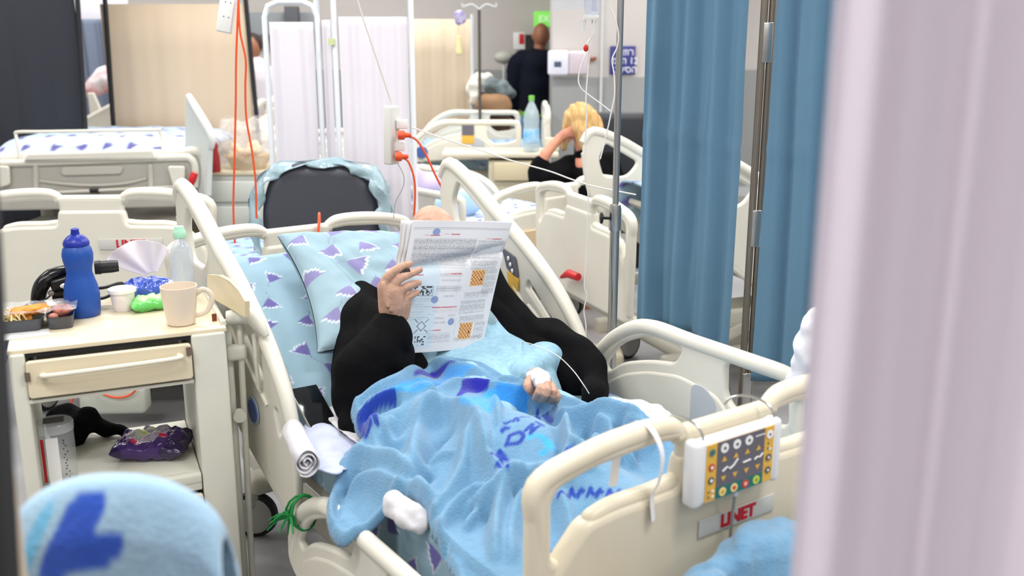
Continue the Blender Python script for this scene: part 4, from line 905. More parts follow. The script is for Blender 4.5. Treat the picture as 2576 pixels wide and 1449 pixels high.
# on the shelf below
ZS = .4995
def p_pur(A_, B_, s):
    q = solid((64,36,104))(A_, B_, s); w_ = vnoise(A_*2, B_*2, 1.6, 2); d = np.hypot(A_+.15, B_*.8-.1); m = d < .62; q[m] = lin((168,156,176)); q[(d < .34)&(w_ > .4)] = lin((200,205,190)); q[(np.hypot(A_-.35, B_+.25) < .12)|(np.hypot(A_+.35, B_+.62) < .11)] = lin((205,40,80)); q[(np.hypot(A_+.25, B_-.15) < .14)] = lin((190,205,110)); q[d > 1.02] = lin((40,20,70)); return q
puff('snack_bag', 'shiny purple and grey snack bag on the open shelf of the cabinet', 'bag', .318, .20, (.20,.15,.06), FOIL, 5, -.35, z=ZS, amp=.022, paint=p_pur)
t = item('plastic_jar', 'clear lidded plastic jar at the left end of the cabinet shelf', 'jar', .075, .12, ZS)
MB().lathe([(0,0),(.044,0),(.046,.004),(.046,.14),(.044,.145)], 32).build('jar_body', glass('clear jar', (225,230,232), .05, .25), t)
MB().lathe([(.048,.142),(.048,.162),(.045,.166),(0,.167)], 32).build('lid', glass('clear lid', (225,230,232), .05, .35), t)
mb = MB(); mb.mat(M('dark label', (70,70,70), .6)).box((0,0,.1685), (.05,.04,.001)); mb.mat(WHITEP).box((-.008,-.046,.07), (.03,.002,.13)); mb.mat(RED).box((-.032,-.034,.07), (.008,.002,.12), rot=Matrix.Rotation(-.6,3,'Z')); mb.mat(BLACK)
for k in range(14): mb.box((.022+rr_.uniform(-.006,.006), -.0425, .02+.008*k), (.003,.001,.003))
mb.build('label', None, t)
bl = MB(); bl.caps([(0,0,.03),(.05,.02,.05),(.10,.02,.03),(.16,.0,.012)], [.04,.045,.025,.010], 16, 4); bl.ball((.0,.05,.05), (.06,.07,.05), 16)
o = displace(remesh(bl.build('black_cloth', FLEECE), .006, 2), .016, 22); o.location = cw(.10, .36, ZS); o.rotation_euler = (0, 0, CA); tag(o, 'crumpled black cloth behind the plastic jar on the shelf', 'cloth')
# ------------------------------------------------------------------ foreground: screen post, draped chair back, white curtain
t = thing('room_divider', 'black framed beige divider cut by the left edge, out of focus', 'divider', (0,0,0))
a, b = at(-38, 440, .95), at(18, 1470, .80)
dv = (a-b)/np.linalg.norm(a-b)
MB().tube([b-dv*.45, a+dv*.9], .0115, 14).build('frame_post', DARKM, t)
p0 = at(-10, 900, .86); mb = MB()
mb.add([(p0[0]-.24, p0[1]-.07, .0), (at(20,1300,.84)[0]-.012, p0[1]-.02, .0), (at(-25,440,.95)[0]-.01, .97, 2.0), (p0[0]-.24, .88, 2.0)], [(0,1,2,3)])
o = mb.build('fabric_panel', M('beige fabric', (206,188,166), .9, bump=.2, bscale=200), t); sm = o.modifiers.new('s','SOLIDIFY'); sm.thickness = .004
# rounded chair back under a blue and white blanket
cpos = atz(300, 1320, .97); cd = 1.06
ctr = at(300, 1449, cd)
t = thing('padded_chair', 'chair back draped in pale blue blanket with dark blue motif, at bottom left', 'chair', (ctr[0], ctr[1], 0), R(4))
wd, zt = .118, at(270, 1195, cd)[2]
n, m = 90, 90; A_, B_ = np.meshgrid(np.linspace(0, 1, n), np.linspace(0, 1, m), indexing='ij')
# section: width grows downwards, depth small; B: front to back over the top
prof = np.clip(B_, 0, 1)
hz = (zt-.62); ph_ = (A_-.5)*2                                       # -1..1 across
top = zt-(1-np.sqrt(np.clip(1-np.abs(ph_)**2.3, 0, 1)))*.085; 
side = np.where(B_ < .5, -1, 1); s_d = np.abs(B_-.5)*2               # 1 at hems, 0 at ridge
zz = top-s_d**1.3*(top-.55); spread = 1+.75*(zt-zz)
X = ph_*wd*spread; Y = side*(.034*np.clip(s_d*6, 0, 1)**.5+.02*s_d)+.006*np.sin(ph_*9+s_d*4)*s_d
colc = np.empty(X.shape+(3,)); colc[:] = lin((160,194,220)); Pq = np.stack([X, zz], -1).reshape(-1, 2); cf = colc.reshape(-1, 3)
def motif(px, c, soft=.004):
    pts = []
    for q_ in px:
        P_ = at(q_[0], q_[1], ctr[1]-.04); pts.append((P_[0]-ctr[0], P_[2]))
    s = sdf(Pq, chk(chk(pts))); k = (np.clip(.5-s/soft, 0, 1)*(B_.reshape(-1) < .5))[:, None]; cf[:] = cf*(1-k)+np.array(lin(c))*k
motif([(160,1262),(245,1250),(252,1300),(220,1345),(290,1335),(310,1380),(270,1430),(180,1440),(150,1460),(88,1470),(100,1400),(135,1330)], (48,88,196))
motif([(85,1290),(125,1272),(105,1340),(75,1420),(55,1470),(45,1400)], (110,184,226))
npgrid('blanket_cover', np.stack([X, Y, zz], -1), M('plush blanket', attr=True), t, colc, thick=.006)
mb = MB(); mb.box((0,0,zt-.22), (wd*1.9,.045,.36), b=.02); mb.box((0,.02,.45), (.30,.30,.06), b=.02)
for x in (-.12,.12):
    for y in (-.1,.14): mb.tube([(x,y,.0),(x,y,.45)], .012, 10)
mb.build('chair_frame', DGREY, t)
# white curtain close to the lens on the right
def curtain(name, label, pl, z0, z1, mat, amp, freq, seed=0, nz=40, nx=260, flare=0, thick=.0015, hem=None, cat='curtain', lean=None, extra=None):
    P2 = np.array(pl, float); seg = np.r_[0, np.cumsum(np.linalg.norm(np.diff(P2, axis=0), axis=1))]; L = seg[-1]
    sx = np.linspace(0, L, nx); X0 = np.interp(sx, seg, P2[:, 0]); Y0 = np.interp(sx, seg, P2[:, 1]); dx = np.gradient(X0, sx); dy = np.gradient(Y0, sx); nn = np.stack([-dy, dx], -1); nn /= np.linalg.norm(nn, axis=1)[:, None]
    t_ = np.linspace(0, 1, nz); S_, T_ = np.meshgrid(sx, t_, indexing='ij')
    ph1 = S_*freq*2*PI+2.2*np.sin(S_*3.1+seed)+.5*np.sin(T_*2.5+S_*5+seed)
    d = amp*(np.sin(ph1)+.45*np.sin(ph1*1.93+seed+T_*1.2)+.25*np.sin(ph1*.47+T_*2))*(1+flare*(1-T_))+.006*(vnoise(S_, T_, 5, seed)-.5)
    if extra is not None: d = d+extra(S_, T_)
    zb = z0+(hem(S_) if hem else 0); Z = zb+(z1-zb)*T_
    X = X0[:, None]+nn[:, 0:1]*d; Y = Y0[:, None]+nn[:, 1:2]*d
    if lean is not None: X = X+lean[0]*T_; Y = Y+lean[1]*T_
    return tag(npgrid(name, np.stack([X, Y, Z], -1), mat, None, None, thick=thick), label, cat)
WC = M('sheer white curtain', (234,228,236), .9, transl=.45)
e0 = at(2052, 700, .72)
e1 = at(2520, 700, .50)
o = curtain('foreground_curtain', 'sheer white curtain close to the camera along the right edge', [(e0[0], e0[1]), (e0[0]+.09, e0[1]-.02), (e1[0]+.35, e1[1]-.04)], .05, 2.35, WC, .010, 15, 2, cat='curtain')
lead('curtain_rail', [(e0[0]-.3, e0[1]+.05, 2.36), (e1[0]+.6, e1[1]-.05, 2.36)], .012, WHITEP, 'white curtain rail carrying the sheer curtain, above the frame', 'curtain rail', local=False, sm=0)
# ================================================================== middle distance
# IV pole
IVX, IVY = at(1546, 600, 3.2)[:2]
t = thing('iv_pole', 'chrome infusion pole with black knob beside the blue curtain', 'iv pole', (IVX, IVY, 0))
MB().tube([(0,0,.95),(0,0,2.18)], .0105, 20).build('upper_tube', CHROME, t); MB().tube([(0,0,.10),(0,0,1.10)], .0155, 20).build('lower_tube', CHROME, t)
cz = at(1546, 545, 3.2)[2]
MB().lathe([(.0105,-.045),(.019,-.045),(.020,-.04),(.020,.025),(.017,.04),(.0105,.042)], 24, Matrix.Translation((0,0,cz))).build('collar', CHROME, t)
mb = MB(); mb.tube([(-.015,0,cz-.005),(-.04,-.006,cz-.003)], .005, 10); mb.lathe([(0,-.006),(.010,-.006),(.019,-.003),(.019,.003),(.010,.006),(0,.006)], 16, Matrix.Translation((-.045,-.007,cz-.003)) @ Matrix.Rotation(PI/2,4,'Y')); mb.build('knob', BLACK, t)
mb = MB()
for k in range(5): mb.tube([(0,0,.10),(.27*math.cos(k*2*PI/5+.3),.27*math.sin(k*2*PI/5+.3),.07)], [.018,.012], 10)
mb.build('base', CHROME, t)
for k in range(5): MB().lathe([(0,-.012),(.026,-.012),(.028,0),(.026,.012),(0,.012)], 16, Matrix.Translation((.27*math.cos(k*2*PI/5+.3),.27*math.sin(k*2*PI/5+.3),.029)) @ Matrix.Rotation(PI/2,4,'Y')).build('caster', RIMB, t)
mb = MB()
for s in (-1, 1): mb.tube([(0,0,2.17),(s*.10,-.0,2.19),(s*.135,-.0,2.17),(s*.14,-.0,2.20)], .004, 8, sm=5)
mb.build('bag_hook', CHROME, t)
bp = at(1488, 20, 3.1)
t = thing('infusion_bottle', 'clear infusion bottle with white cap hanging from the chrome pole', 'infusion bottle', (bp[0], bp[1], at(1488, 48, 3.1)[2]))
MB().lathe([(.018,.010),(.022,.02),(.023,.12),(.018,.15),(.010,.165),(0,.168)], 28).build('bottle_body', glass('infusion plastic', (218,224,238), .08, .6), t)
MB().lathe([(0,0),(.023,0),(.024,.004),(.023,.011),(0,.011)], 28).build('cap', WHITEP, t)
mb = MB(); mb.tube([(0,0,.165),(0.01,.0,.22),(.03,.04,.285)], .0015, 6, sm=4); mb.build('hanger', CHROME, t)
mb = MB(); mb.box((.006,-.0215,.06), (.014,.003,.07)); mb.build('label', M('pale label', (190,195,210), .6), t)
bp2 = at(1432, 5, 3.1)
mb = MB(); n = 30
mb.grid(lambda u, v: (-.05+.10*u, .012*math.sin(PI*u)*math.sin(PI*v), .002+.13*v+.010*u), n, n); mb.grid(lambda u, v: (-.05+.10*u, -.014*math.sin(PI*u)*math.sin(PI*v), .002+.13*v+.010*u), n, n)
t = thing('infusion_bag', 'clear crumpled infusion bag beside the bottle at the top edge', 'infusion bag', (bp2[0], bp2[1], at(1432, 30, 3.1)[2])); mb.build('bag_body', glass('infusion bag film', (226,228,232), .15, .5), t)
mb = MB()
for k in range(9): mb.box((-.03+.0065*k, -.0155, .045), (.004,.0008,.006))
mb.build('print', DGREY, t)
MB().tube([(0,0,.13),(.03,.02,.25)], .0012, 6).build('hanger', CHROME, t)
cp = at(1468, 90, 3.1)
A3 = lambda px, py, Y=3.1: tuple(at(px, py, Y))
TUBE = M('clear tubing', (232,230,224), .25)
t = thing('drip_chamber', 'pale drip chamber and spike hanging under the infusion bottle', 'drip chamber', (0,0,0))
mb = MB(); mb.tube([A3(1490,50),A3(1490,88)], .0022, 8); mb.tube([A3(1500,52),A3(1494,75),A3(1494,88),A3(1486,90)], .0022, 8, sm=4); mb.build('spike', TUBE, t)
MB().tube([A3(1468,50), A3(1467,78)], [.008,.006], 14).build('chamber', glass('chamber plastic', (235,235,232), .1, .6), t)
mb = MB(); mb.tube([A3(1487,94),A3(1478,108),A3(1474,124)], .0025, 8, sm=4); mb.tube([A3(1490,94),A3(1484,130),A3(1478,190),A3(1474,250),A3(1475,300),A3(1472,360),A3(1472,420),A3(1480,500),A3(1478,580),A3(1474,660),A3(1470,720),A3(1476,745),A3(1469,780),A3(1474,820),A3(1473,885)], .0021, 8, sm=5); 
tag(mb.build('infusion_line', CABLEW), 'long clear infusion line falling straight from the bottle behind the bed rail', 'tube')
tag(MB().ball(A3(1474,121), (.008,.006,.011), 14).build('roller_clamp', M('red clamp', (205,40,48), .35)), 'small red clamp on the infusion line under the bottle', 'clamp')
tag(MB().tube([A3(1476,132),A3(1462,165),A3(1455,200),A3(1462,222),A3(1480,238),A3(1510,260),A3(1536,280)], .0021, 8, sm=6).build('infusion_line', CABLEW), 'infusion line curving from the red clamp across to the pole', 'tube')
tag(MB().tube([A3(1536,0),A3(1536,20),A3(1548,50),A3(1556,90),A3(1552,120),A3(1540,150),A3(1545,190),A3(1546,240),A3(1538,280),A3(1532,310),A3(1525,340),A3(1518,370),A3(1510,400)], .0022, 8, sm=6).build('infusion_line', CABLEW), 'infusion line hanging in waves in front of the chrome pole', 'tube')
# blue curtain screen
BC = M('blue curtain cotton', (96,134,160), .85, noise_amt=.05, nscale=4, bump=.12, bscale=300)
PX, PY = at(1894, 500, 3.15)[:2]
Q1 = at(1606, 500, 3.55); Q0 = (PX-.03, PY+.02)
def creases(S_, T_): return -.006*np.exp(-((T_-.56)/.006)**2)-.005*np.exp(-((S_-.22-.1*T_)/.012)**2)*(T_ < .75)
t = thing('folding_screen', 'steel framed folding screen with blue curtains, right of the infusion pole', 'screen', (0,0,0))
o = curtain('blue_curtain', 'x', [(Q1[0], Q1[1]), (Q1[0]+.12, Q1[1]-.10), Q0], .60, 1.86, BC, .016, 7.5, 1, flare=.25, lean=(.0,.0), extra=creases, hem=lambda S_: .03*np.sin(S_*9)); o.parent = t; del o['label']; del o['category']
Q2 = at(1926, 500, 3.10); Q3 = at(2200, 500, 2.75)
o = curtain('blue_curtain', 'x', [(Q2[0], Q2[1]), (Q3[0], Q3[1])], .55, 1.90, BC, .013, 8, 4, flare=.3, extra=creases, hem=lambda S_: .02*np.sin(S_*11)); o.parent = t; del o['label']; del o['category']
ST = M('satin steel tube', (150,140,128), .35, metal=.9)
for dx, z1 in ((0, 1.95), (.026, 1.95)):
    MB().tube([(PX+dx, PY, .04), (PX+dx, PY, z1)], .0115, 14).build('post', ST, t)
for z in (.5, 1.05, 1.63): MB().box((PX+.013, PY-.010, z), (.030,.012,.12), b=.003).build('hinge', CHROME, t)
MB().tube([(Q1[0], Q1[1], 1.87), (PX, PY, 1.87)], .010, 10).build('top_rail', ST, t); MB().tube([(PX+.026, PY, 1.91), (Q3[0], Q3[1], 1.91)], .010, 10).build('top_rail', ST, t)
for Qe, ze in ((Q3, 1.91),): MB().tube([(Qe[0], Qe[1], .03), (Qe[0], Qe[1], ze)], .009, 12).build('end_post', ST, t)
for x, y in ((PX, PY), (PX+.026, PY)):
    mb = MB(); mb.tube([(x-.1, y-.12, .03), (x+.1, y+.12, .03)], .011, 10); mb.build('foot', ST, t)
o = displace(remesh(MB().caps([Lp(.50,.215,.80), Lp(.50,.18,.90), Lp(.50,.17,.97)], [.035,.05,.045], 16).build('rolled_towel', M('white towel', (240,238,244), .9)), .005, 2), .008, 30); placed(tag(o, 'white rolled towel tied on the far end of the right side rail', 'towel'))
# dark recliner back with plastic cover
CH = at(805, 500, 4.55)
t = thing('recliner_chair', 'dark grey rounded chair back seen over the headboard of the patient bed', 'chair', (CH[0], CH[1], 0), R(3))
DG = M('charcoal vinyl', (66,68,78), .42)
zt = at(805, 403, 4.55)[2]
mb = MB(); mb.plate(rpoly([(-.275,zt-.62,.05),(.275,zt-.62,.05),(.272,zt-.22,.1),(.24,zt-.10,.12),(.17,zt-.02,.12),(-.13,zt-.01,.12),(-.22,zt-.07,.12),(-.262,zt-.20,.1)], .1, 8), [], .11, .05, XZ, res=6)
mb.box((0,-.24,.46), (.54,.42,.14), b=.05); mb.build('backrest', DG, t)
mb = MB()
for x in (-.25,.25):
    for y in (.0,-.40): mb.tube([(x,y,0),(x,y,.42)], .016, 10)
mb.box((0,-.2,.36), (.5,.4,.05), b=.02); mb.build('chair_frame', DARKM, t)
def arcpt(u):
    pts = [(-.32,zt-.42),(-.335,zt-.28),(-.31,zt-.14),(-.23,zt-.035),(-.05,zt+.0),(.10,zt+.0),(.25,zt-.03),(.315,zt-.14),(.325,zt-.28),(.30,zt-.42)]
    return pts
ap = smooth_path([(p[0], 0, p[1]) for p in arcpt(0)], 10); ap2 = smooth_path([(-.262,0,zt-.42),(-.265,0,zt-.26),(-.24,0,zt-.13),(-.16,0,zt-.05),(-.03,0,zt-.02),(.07,0,zt-.02),(.18,0,zt-.05),(.255,0,zt-.14),(.270,0,zt-.26),(.268,0,zt-.42)], 10)
mb = MB(); k = len(ap)
def cov(u, v):
    i = min(int(u*(k-1)+.5), k-1); a_, b_ = ap[i], ap2[i]; q_ = a_*(1-v)+b_*v
    return (q_.x+.012*math.sin(u*60+v*9)*(.3+v), -.062-.02*math.sin(v*3)+.010*math.sin(u*47)+.07*(1-v), q_.z+.012*math.sin(u*38+v*5))
mb.grid(cov, k-1, 8); 
def cov2(u, v):
    i = min(int(u*(k-1)+.5), k-1); a_ = ap[i]; return (a_.x+.008*math.sin(u*60), .008+.13*v, a_.z-.02*v)
mb.grid(cov2, k-1, 5); o = mb.build('plastic_cover', M('crinkled pale blue plastic', (160,186,196), .22, spec=.9, bump=.6, bscale=25, alpha=.9), t); sm = o.modifiers.new('s','SOLIDIFY'); sm.thickness = .002
# power strips, plugs, orange leads
Y1 = 4.0
t = thing('power_strip', 'white power strip hanging at the top with two orange leads', 'power strip', at(578, 30, Y1), 0)
mb = MB(); rot = Matrix.Rotation(R(12), 3, 'Y'); mb.box((-.002,0,.04), (.060,.035,.24), b=.006, rot=rot); mb.build('strip_body', WHITEP, t)
mb = MB()
for k in range(4):
    for dx in (-.010,.010): q_ = rot @ Vector((dx, -.0180, -.05+.055*k)); mb.ball((q_.x, q_.y, q_.z+.03), (.0025,.001,.0025), 8)
mb.build('socket_hole', DGREY, t)
B1 = lambda px, py: tuple(at(px, py, Y1-.02))
tag(MB().tube([B1(600,0),B1(598,40),B1(594,150),B1(593,260),B1(590,400),B1(587,520),B1(591,612)], .0042, 8, sm=5).build('orange_lead', ORANGE), 'straight orange lead dropping from the hanging power strip', 'cable')
tag(MB().tube([B1(600,10),B1(604,80),B1(618,150),B1(617,220),B1(620,300),B1(634,380),B1(643,460),B1(645,550)], .0042, 8, sm=5).build('orange_lead', ORANGE), 'bent orange lead hanging right of the straight one', 'cable')
Y2 = 3.9; B2_ = lambda px, py, dy=0: tuple(at(px, py, Y2+dy))
sp = at(985, 340, Y2)
t = thing('power_strip', 'off white power strip hanging edge-on beside the white screen with orange plugs', 'power strip', sp, R(60))
mb = MB(); mb.box((0,0,0), (.058,.038,.225), b=.006, rot=Matrix.Rotation(R(2),3,'X')); mb.build('strip_body', M('off white plastic', (214,214,208), .4), t)
tag(MB().tube([B2_(895,-20),B2_(905,20),B2_(935,110),B2_(965,200),B2_(988,268)], .0032, 8, sm=5).build('strip_lead', M('grey white cable', (205,202,196), .5)), 'pale lead running down to the edge-on power strip', 'cable')
for i, (px, py, dark) in enumerate(((1002,340,0),(995,394,0))):
    nm = ('upper', 'lower')[i]; t = thing('orange_plug', nm+' orange plug in the edge-on power strip', 'plug', at(px, py, Y2-.03), 0)
    mb = MB(); mb.lathe([(0,0),(.018,0),(.018,.022),(.010,.028),(.007,.05),(0,.05)], 16, Matrix.Rotation(PI/2,4,'Y')); mb.build('plug_body', ORANGE, t)
tag(MB().tube([B2_(1020,342,-.03),B2_(1045,350,-.03),B2_(1068,382,-.03),B2_(1095,440,-.03),B2_(1122,492,-.03)], .0042, 8, sm=6).build('orange_lead', ORANGE), 'orange lead curving right from the upper orange plug', 'cable')
tag(MB().tube([B2_(1012,397,-.03),B2_(1028,408,-.03),B2_(1042,450,-.03),B2_(1044,500,-.03),B2_(1040,560,-.03)], .0042, 8, sm=6).build('orange_lead', ORANGE), 'orange lead falling from the lower orange plug', 'cable')
tag(MB().tube([B2_(1000,410),B2_(1015,440),B2_(1014,470),B2_(995,510),B2_(990,550)], .0015, 8, sm=6).build('thin_lead', M('grey lead')), 'thin grey lead under the edge-on power strip', 'cable')
for i, (px, py) in enumerate(((1012,312),(1005,368))): tag(MB().box(at(px, py, Y2), (.045,.03,.036), b=.004).build('wall_adapter', WHITEP), ('upper', 'lower')[i]+' white adapter block in the edge-on power strip', 'adapter')
tag(MB().tube([B2_(1035,320),B2_(1120,350),B2_(1200,375),B2_(1290,405),B2_(1380,430),B2_(1440,452),B2_(1500,470),B2_(1600,490)], .0026, 8, sm=5).build('white_lead', CABLEW), 'long white lead sagging from the upper adapter to the right', 'cable')
o = tag(MB().tube([Lp(.06,2.16,.885),Lp(.075,2.165,.945),Lp(.095,2.20,.985),Lp(.11,2.235,.965),Lp(.11,2.24,.80)], .0055, 8, sm=5).build('orange_lead', ORANGE), 'orange lead looped over the headboard of the patient bed', 'cable'); placed(o)
# ------------------------------------------------------------------ neighbouring beds
b2 = make_bed('cream bed behind the bedside cabinet, red letters half hidden by the tissue', (-1.70, 3.98, 0), R(3), raised=False, zf=1.14, rails=(), dz=-.12, head=False)
logo(b2, .15, -.03, .83, .047)
mattress('pale blue mattress on the bed behind the bedside cabinet', (-1.70, 3.98, 0), R(3), False, -.12, fine=.02, seed=11)

cbx = at(288, 1000, 3.92); MB().box((cbx[0]+1.70-.0, -.06, cbx[2]), (.27,.10,.12), b=.02).build('control_box', M('grey green casing', (196,200,188), .5), b2)
tag(MB().tube([at(235,955,3.862), at(250,985,3.862), at(290,1000,3.862), at(330,992,3.862), at(352,960,3.862), at(356,930,3.862)], .0045, 8, sm=5).build('orange_lead', ORANGE), 'orange lead looping in front of a grey box, seen under the cabinet drawer', 'cable')
tag(MB().tube([at(190,990,3.86), at(180,1010,3.86), at(176,1030,3.86), at(172,1060,3.86), at(170,1120,3.86), tuple(np.array(at(168,1160,3.86))*np.array([1,1,0])+np.array([0,0,.006]))], .0045, 8, sm=4).build('orange_lead', ORANGE), 'orange lead dropping to the floor left of the grey box under the drawer', 'cable')
# raised empty bed far left, seen from its back end
Y3 = 6.35
def at3(px, py, Y=Y3): return Vector(at(px, py, Y))
o3 = at3(235, 500); t = thing('hospital_bed', 'raised empty bed at far left showing its ribbed grey underside', 'bed', (o3.x, Y3, 0))
def l3(px, py, dy=0): p = at3(px, py, Y3+dy); return (p.x-o3.x, dy, p.z)
def poly3(pts): return [(l3(x, y)[0], l3(x, y)[2]) for x, y in pts]
G3 = M('grey ribbed panel', (184,180,170), .5)
mb = MB(); mb.plate(rpoly(poly3([(-40,398),(500,388),(492,470),(455,520),(-40,530)]), .05), [], .05, .015, XZ); mb.build('back_panel', G3, t)
mb = MB()
for x in (90, 378): mb.tube([l3(x,412,-.03), l3(x+2,478,-.03)], .018, 8)
mb.plate(rpoly(poly3([(160,418),(315,415),(312,436),(162,440)]), .03), [], .03, .008, Matrix.Translation((0,-.03,0)) @ XZ)
mb.tube([l3(100,455,-.03), l3(160,462,-.035), l3(240,466,-.035), l3(320,460,-.035), l3(370,448,-.03)], .010, 8, sm=4); mb.tube([l3(20,490,-.05), l3(445,470,-.05)], .010, 8); mb.build('rib', M('pale rib', (200,195,184), .5), t)
tag(mb, ) if False else None
MB().box(l3(238,480,-.05), (.07,.02,.03), b=.01).build('latch', BLACK, t)
mb = MB(); mb.plate(rpoly(poly3([(80,382),(395,372),(405,398),(70,405)]), .02), [], .05, .015, Matrix.Translation((0,-.05,0)) @ XZ); mb.build('end_panel', CREAM, t)
mb = MB(); mb.tube([l3(-20,412,-.03), l3(200,405,-.03), l3(440,396,-.03), l3(480,400,-.03), l3(492,425,-.03), l3(490,470,-.03)], .024, 12, sm=4); mb.tube([l3(-40,402,.02), l3(150,396,.0), l3(430,386,.0), l3(490,380,.0), l3(508,400,.02), l3(508,480,.03)], .03, 12, sm=4); mb.build('bumper_rim', CREAM, t)
MB().tube([l3(50,408,-.03), l3(46,370,-.02), l3(40,340,0), l3(46,332,0), l3(120,331,.0), l3(380,327,0), l3(400,328,0), l3(406,348,0), l3(412,395,-.03)], .010, 10, sm=4).build('bedding_rack', CREAM, t)
MB().tube([l3(490,435,-.05), l3(484,452,-.06), l3(478,466,-.06)], [.022,.024,.016], 12, sm=3).build('red_lever', RED, t)
for x in (10, 448): MB().plate(rpoly([(l3(x,415)[0]-.05, l3(x,415)[2]), (l3(x,415)[0]+.06, l3(x,415)[2]), (l3(x,415)[0]+.05, l3(x,415)[2]-.12), (l3(x,415)[0]-.02, l3(x,415)[2]-.14)], .02), [], .03, .008, Matrix.Translation((0,-.05,0)) @ XZ).build('bracket', CREAM, t)
zt3 = l3(0,400)[2]
mb = MB(); mb.box((0,.6,.42), (1.0,1.1,.10), b=.02); mb.tube([(-.45,.3,.1),(-.45,.3,.7)], .04, 10); mb.tube([(.45,.3,.1),(.45,.3,.7)], .04, 10); mb.build('bed_frame', FRAMEP, t)
for x in (-.5,.5): wheel(x, .2, .2, t)
# raised side rail at its right
a_, b_, c_, d_ = [at3(*p) for p in ((468,242,6.45), (525,340,6.25), (520,492,6.25), (462,492,6.5))]
mb = MB(); T = Matrix.Translation((0,0,0)); vs = []
for off in (0, .03):
    for p in (a_, at3(500,292,6.35), b_, c_, d_): vs.append((p.x-o3.x+off, p.y-Y3, p.z))
mb.add(vs, [(0,1,2,3,4),(9,8,7,6,5)]+[(i,(i+1)%5,5+(i+1)%5,5+i) for i in range(5)])
mb.tube([Vector((p.x-o3.x+.015, p.y-Y3, p.z)) for p in (a_, at3(492,282,6.35), b_, at3(524,372,6.25))], [.022,.028,.028,.02], 10, sm=3); mb.build('head_side_rail', M('grey white rail', (206,210,206), .4), t)
n = 80; A_, B_ = np.meshgrid(np.linspace(0,1,n), np.linspace(0,1,n), indexing='ij')
XL, XR = at3(-60,380).x, at3(490,380).x
z0 = at3(0,398).z; X = XL+(XR-XL)*A_; hgt = (at3(240,352).z-z0)*np.clip(1-np.abs(2*A_-1.02)**6, 0, 1)**.5
Z = z0-.06+(hgt+.06)*np.clip(np.sin(np.clip(B_*3, 0, 1)*PI/2), 0, 1)+.01*vnoise(A_*9, B_*3, 2, 1); Yb = Y3+.02+B_*.9
colm = paint_rays(X, B_*.9, (196,214,238), ray_spots(XL, XR, 0, .9, .17, 7, 1.3))
o = npgrid('mattress', np.stack([X, Yb, Z], -1), M('printed cotton'), None, colm, thick=.02); tag(o, 'pale blue ray print mattress rounded over the raised empty bed', 'mattress')
# partitions
def partition(label, pts, Y, mat, pole_mat, top=2.35, poles=(), z0=.08, yaw=0, cat='partition'):
    (x0, x1) = pts; a = at(x0, 200, Y); b = at(x1, 200, Y+yaw); t = thing('partition', label, cat, (0,0,0))
    mb = MB(); n = 60
    mb.grid(lambda u, v: (a[0]+(b[0]-a[0])*u, a[1]+(b[1]-a[1])*u+.0035*math.sin(u*23)+.0012*math.sin(u*57), z0+(top-z0)*v), n, 6)
    o = mb.build('fabric_panel', mat, t); sm = o.modifiers.new('s','SOLIDIFY'); sm.thickness = .006
    for px0, py0, px1, py1 in poles:
        p, q_ = at(px0, py0, Y-.03), at(px1, py1, Y-.03); d = (q_-p); k0 = (2.5-p[2])/d[2] if abs(d[2]) > 1e-6 else 0; lo = p+d*((.02-p[2])/d[2]); hi = p+d*((top+.04-p[2])/d[2])
        MB().tube([lo, hi], .017, 10).build('pole', pole_mat, t)
    return t
BEI = M('beige partition fabric', (206,187,163), .9, noise_amt=.05, nscale=1.2, bump=.2, bscale=150)
partition('black fabric partition at the far left edge', (-60, 208), 6.95, M('black partition fabric', (44,46,54), .9), DARKM, 2.6, [(195,0,216,345)])
partition('wide beige partition between two dark poles, behind the orange leads', (270, 632), 7.35, BEI, DARKM, at(450,10,7.35)[2], [(264,0,287,345),(618,0,646,300)])
partition('beige partition right of the white folding screen', (1030, 1188), 8.85, BEI, GREYP, at(1100,48,8.85)[2], [(1188,60,1188,290)])
o = curtain('grey_curtain', 'grey blue curtain with white top seen in the gap beside the black partition', [at(190,100,9.4)[:2], at(300,100,9.4)[:2]], .1, at(240,48,9.4)[2], M('grey blue curtain', (112,122,142), .9), .02, 7, 3)
tag(MB().box(at(240,5,9.5), (.6,.02,.32), b=.005).build('white_curtain_mesh', M('white mesh', (222,220,230), .9)), 'white mesh top above the grey blue curtain in the gap', 'curtain')
# far bed with printed pillow in the gap
b4 = at(245, 300, 8.6)
t = thing('hospital_bed', 'far bed glimpsed in the gap beside the black partition', 'bed', (b4[0], b4[1], 0))
def l4(px, py, dy=0): p = at(px, py, 8.6+dy); return (p[0]-b4[0], dy, p[2])
mb = MB(); pl = [l4(*p) for p in ((208,305),(275,268),(300,262),(300,350),(208,350))]; mb.plate([(p[0], p[2]) for p in pl], [], .04, .01, XZ); mb.tube([l4(205,308), l4(275,270), l4(300,260)], .025, 8); mb.build('head_side_rail', CREAM, t)
MB().plate([(l4(x,y)[0], l4(x,y)[2]) for x, y in ((210,235),(225,235),(242,275),(300,262),(300,285),(232,296),(215,290))], [], .04, .01, Matrix.Translation((0,.1,0)) @ XZ).build('back_frame', CREAM, t)
mb = MB(); mb.box((0,.5,.5), (.6,.9,.1), b=.02); 
for x in (-.25,.25): mb.tube([(x,.4,0),(x,.4,.5)], .03, 8)
mb.build('bed_frame', FRAMEP, t)
mb = MB(); mb.caps([l4(228,225,.2), l4(262,205,.25), l4(290,195,.3)], [.07,.11,.12], 16, 3); o = displace(remesh(mb.build('pillow', M('red and blue print cotton', (222,222,226), .9, col2=(206,150,150), nscale=9)), .012, 3), .03, 8); o.location = (b4[0], b4[1], 0); tag(o, 'plump white pillow with pale red and blue print in the gap', 'pillow')
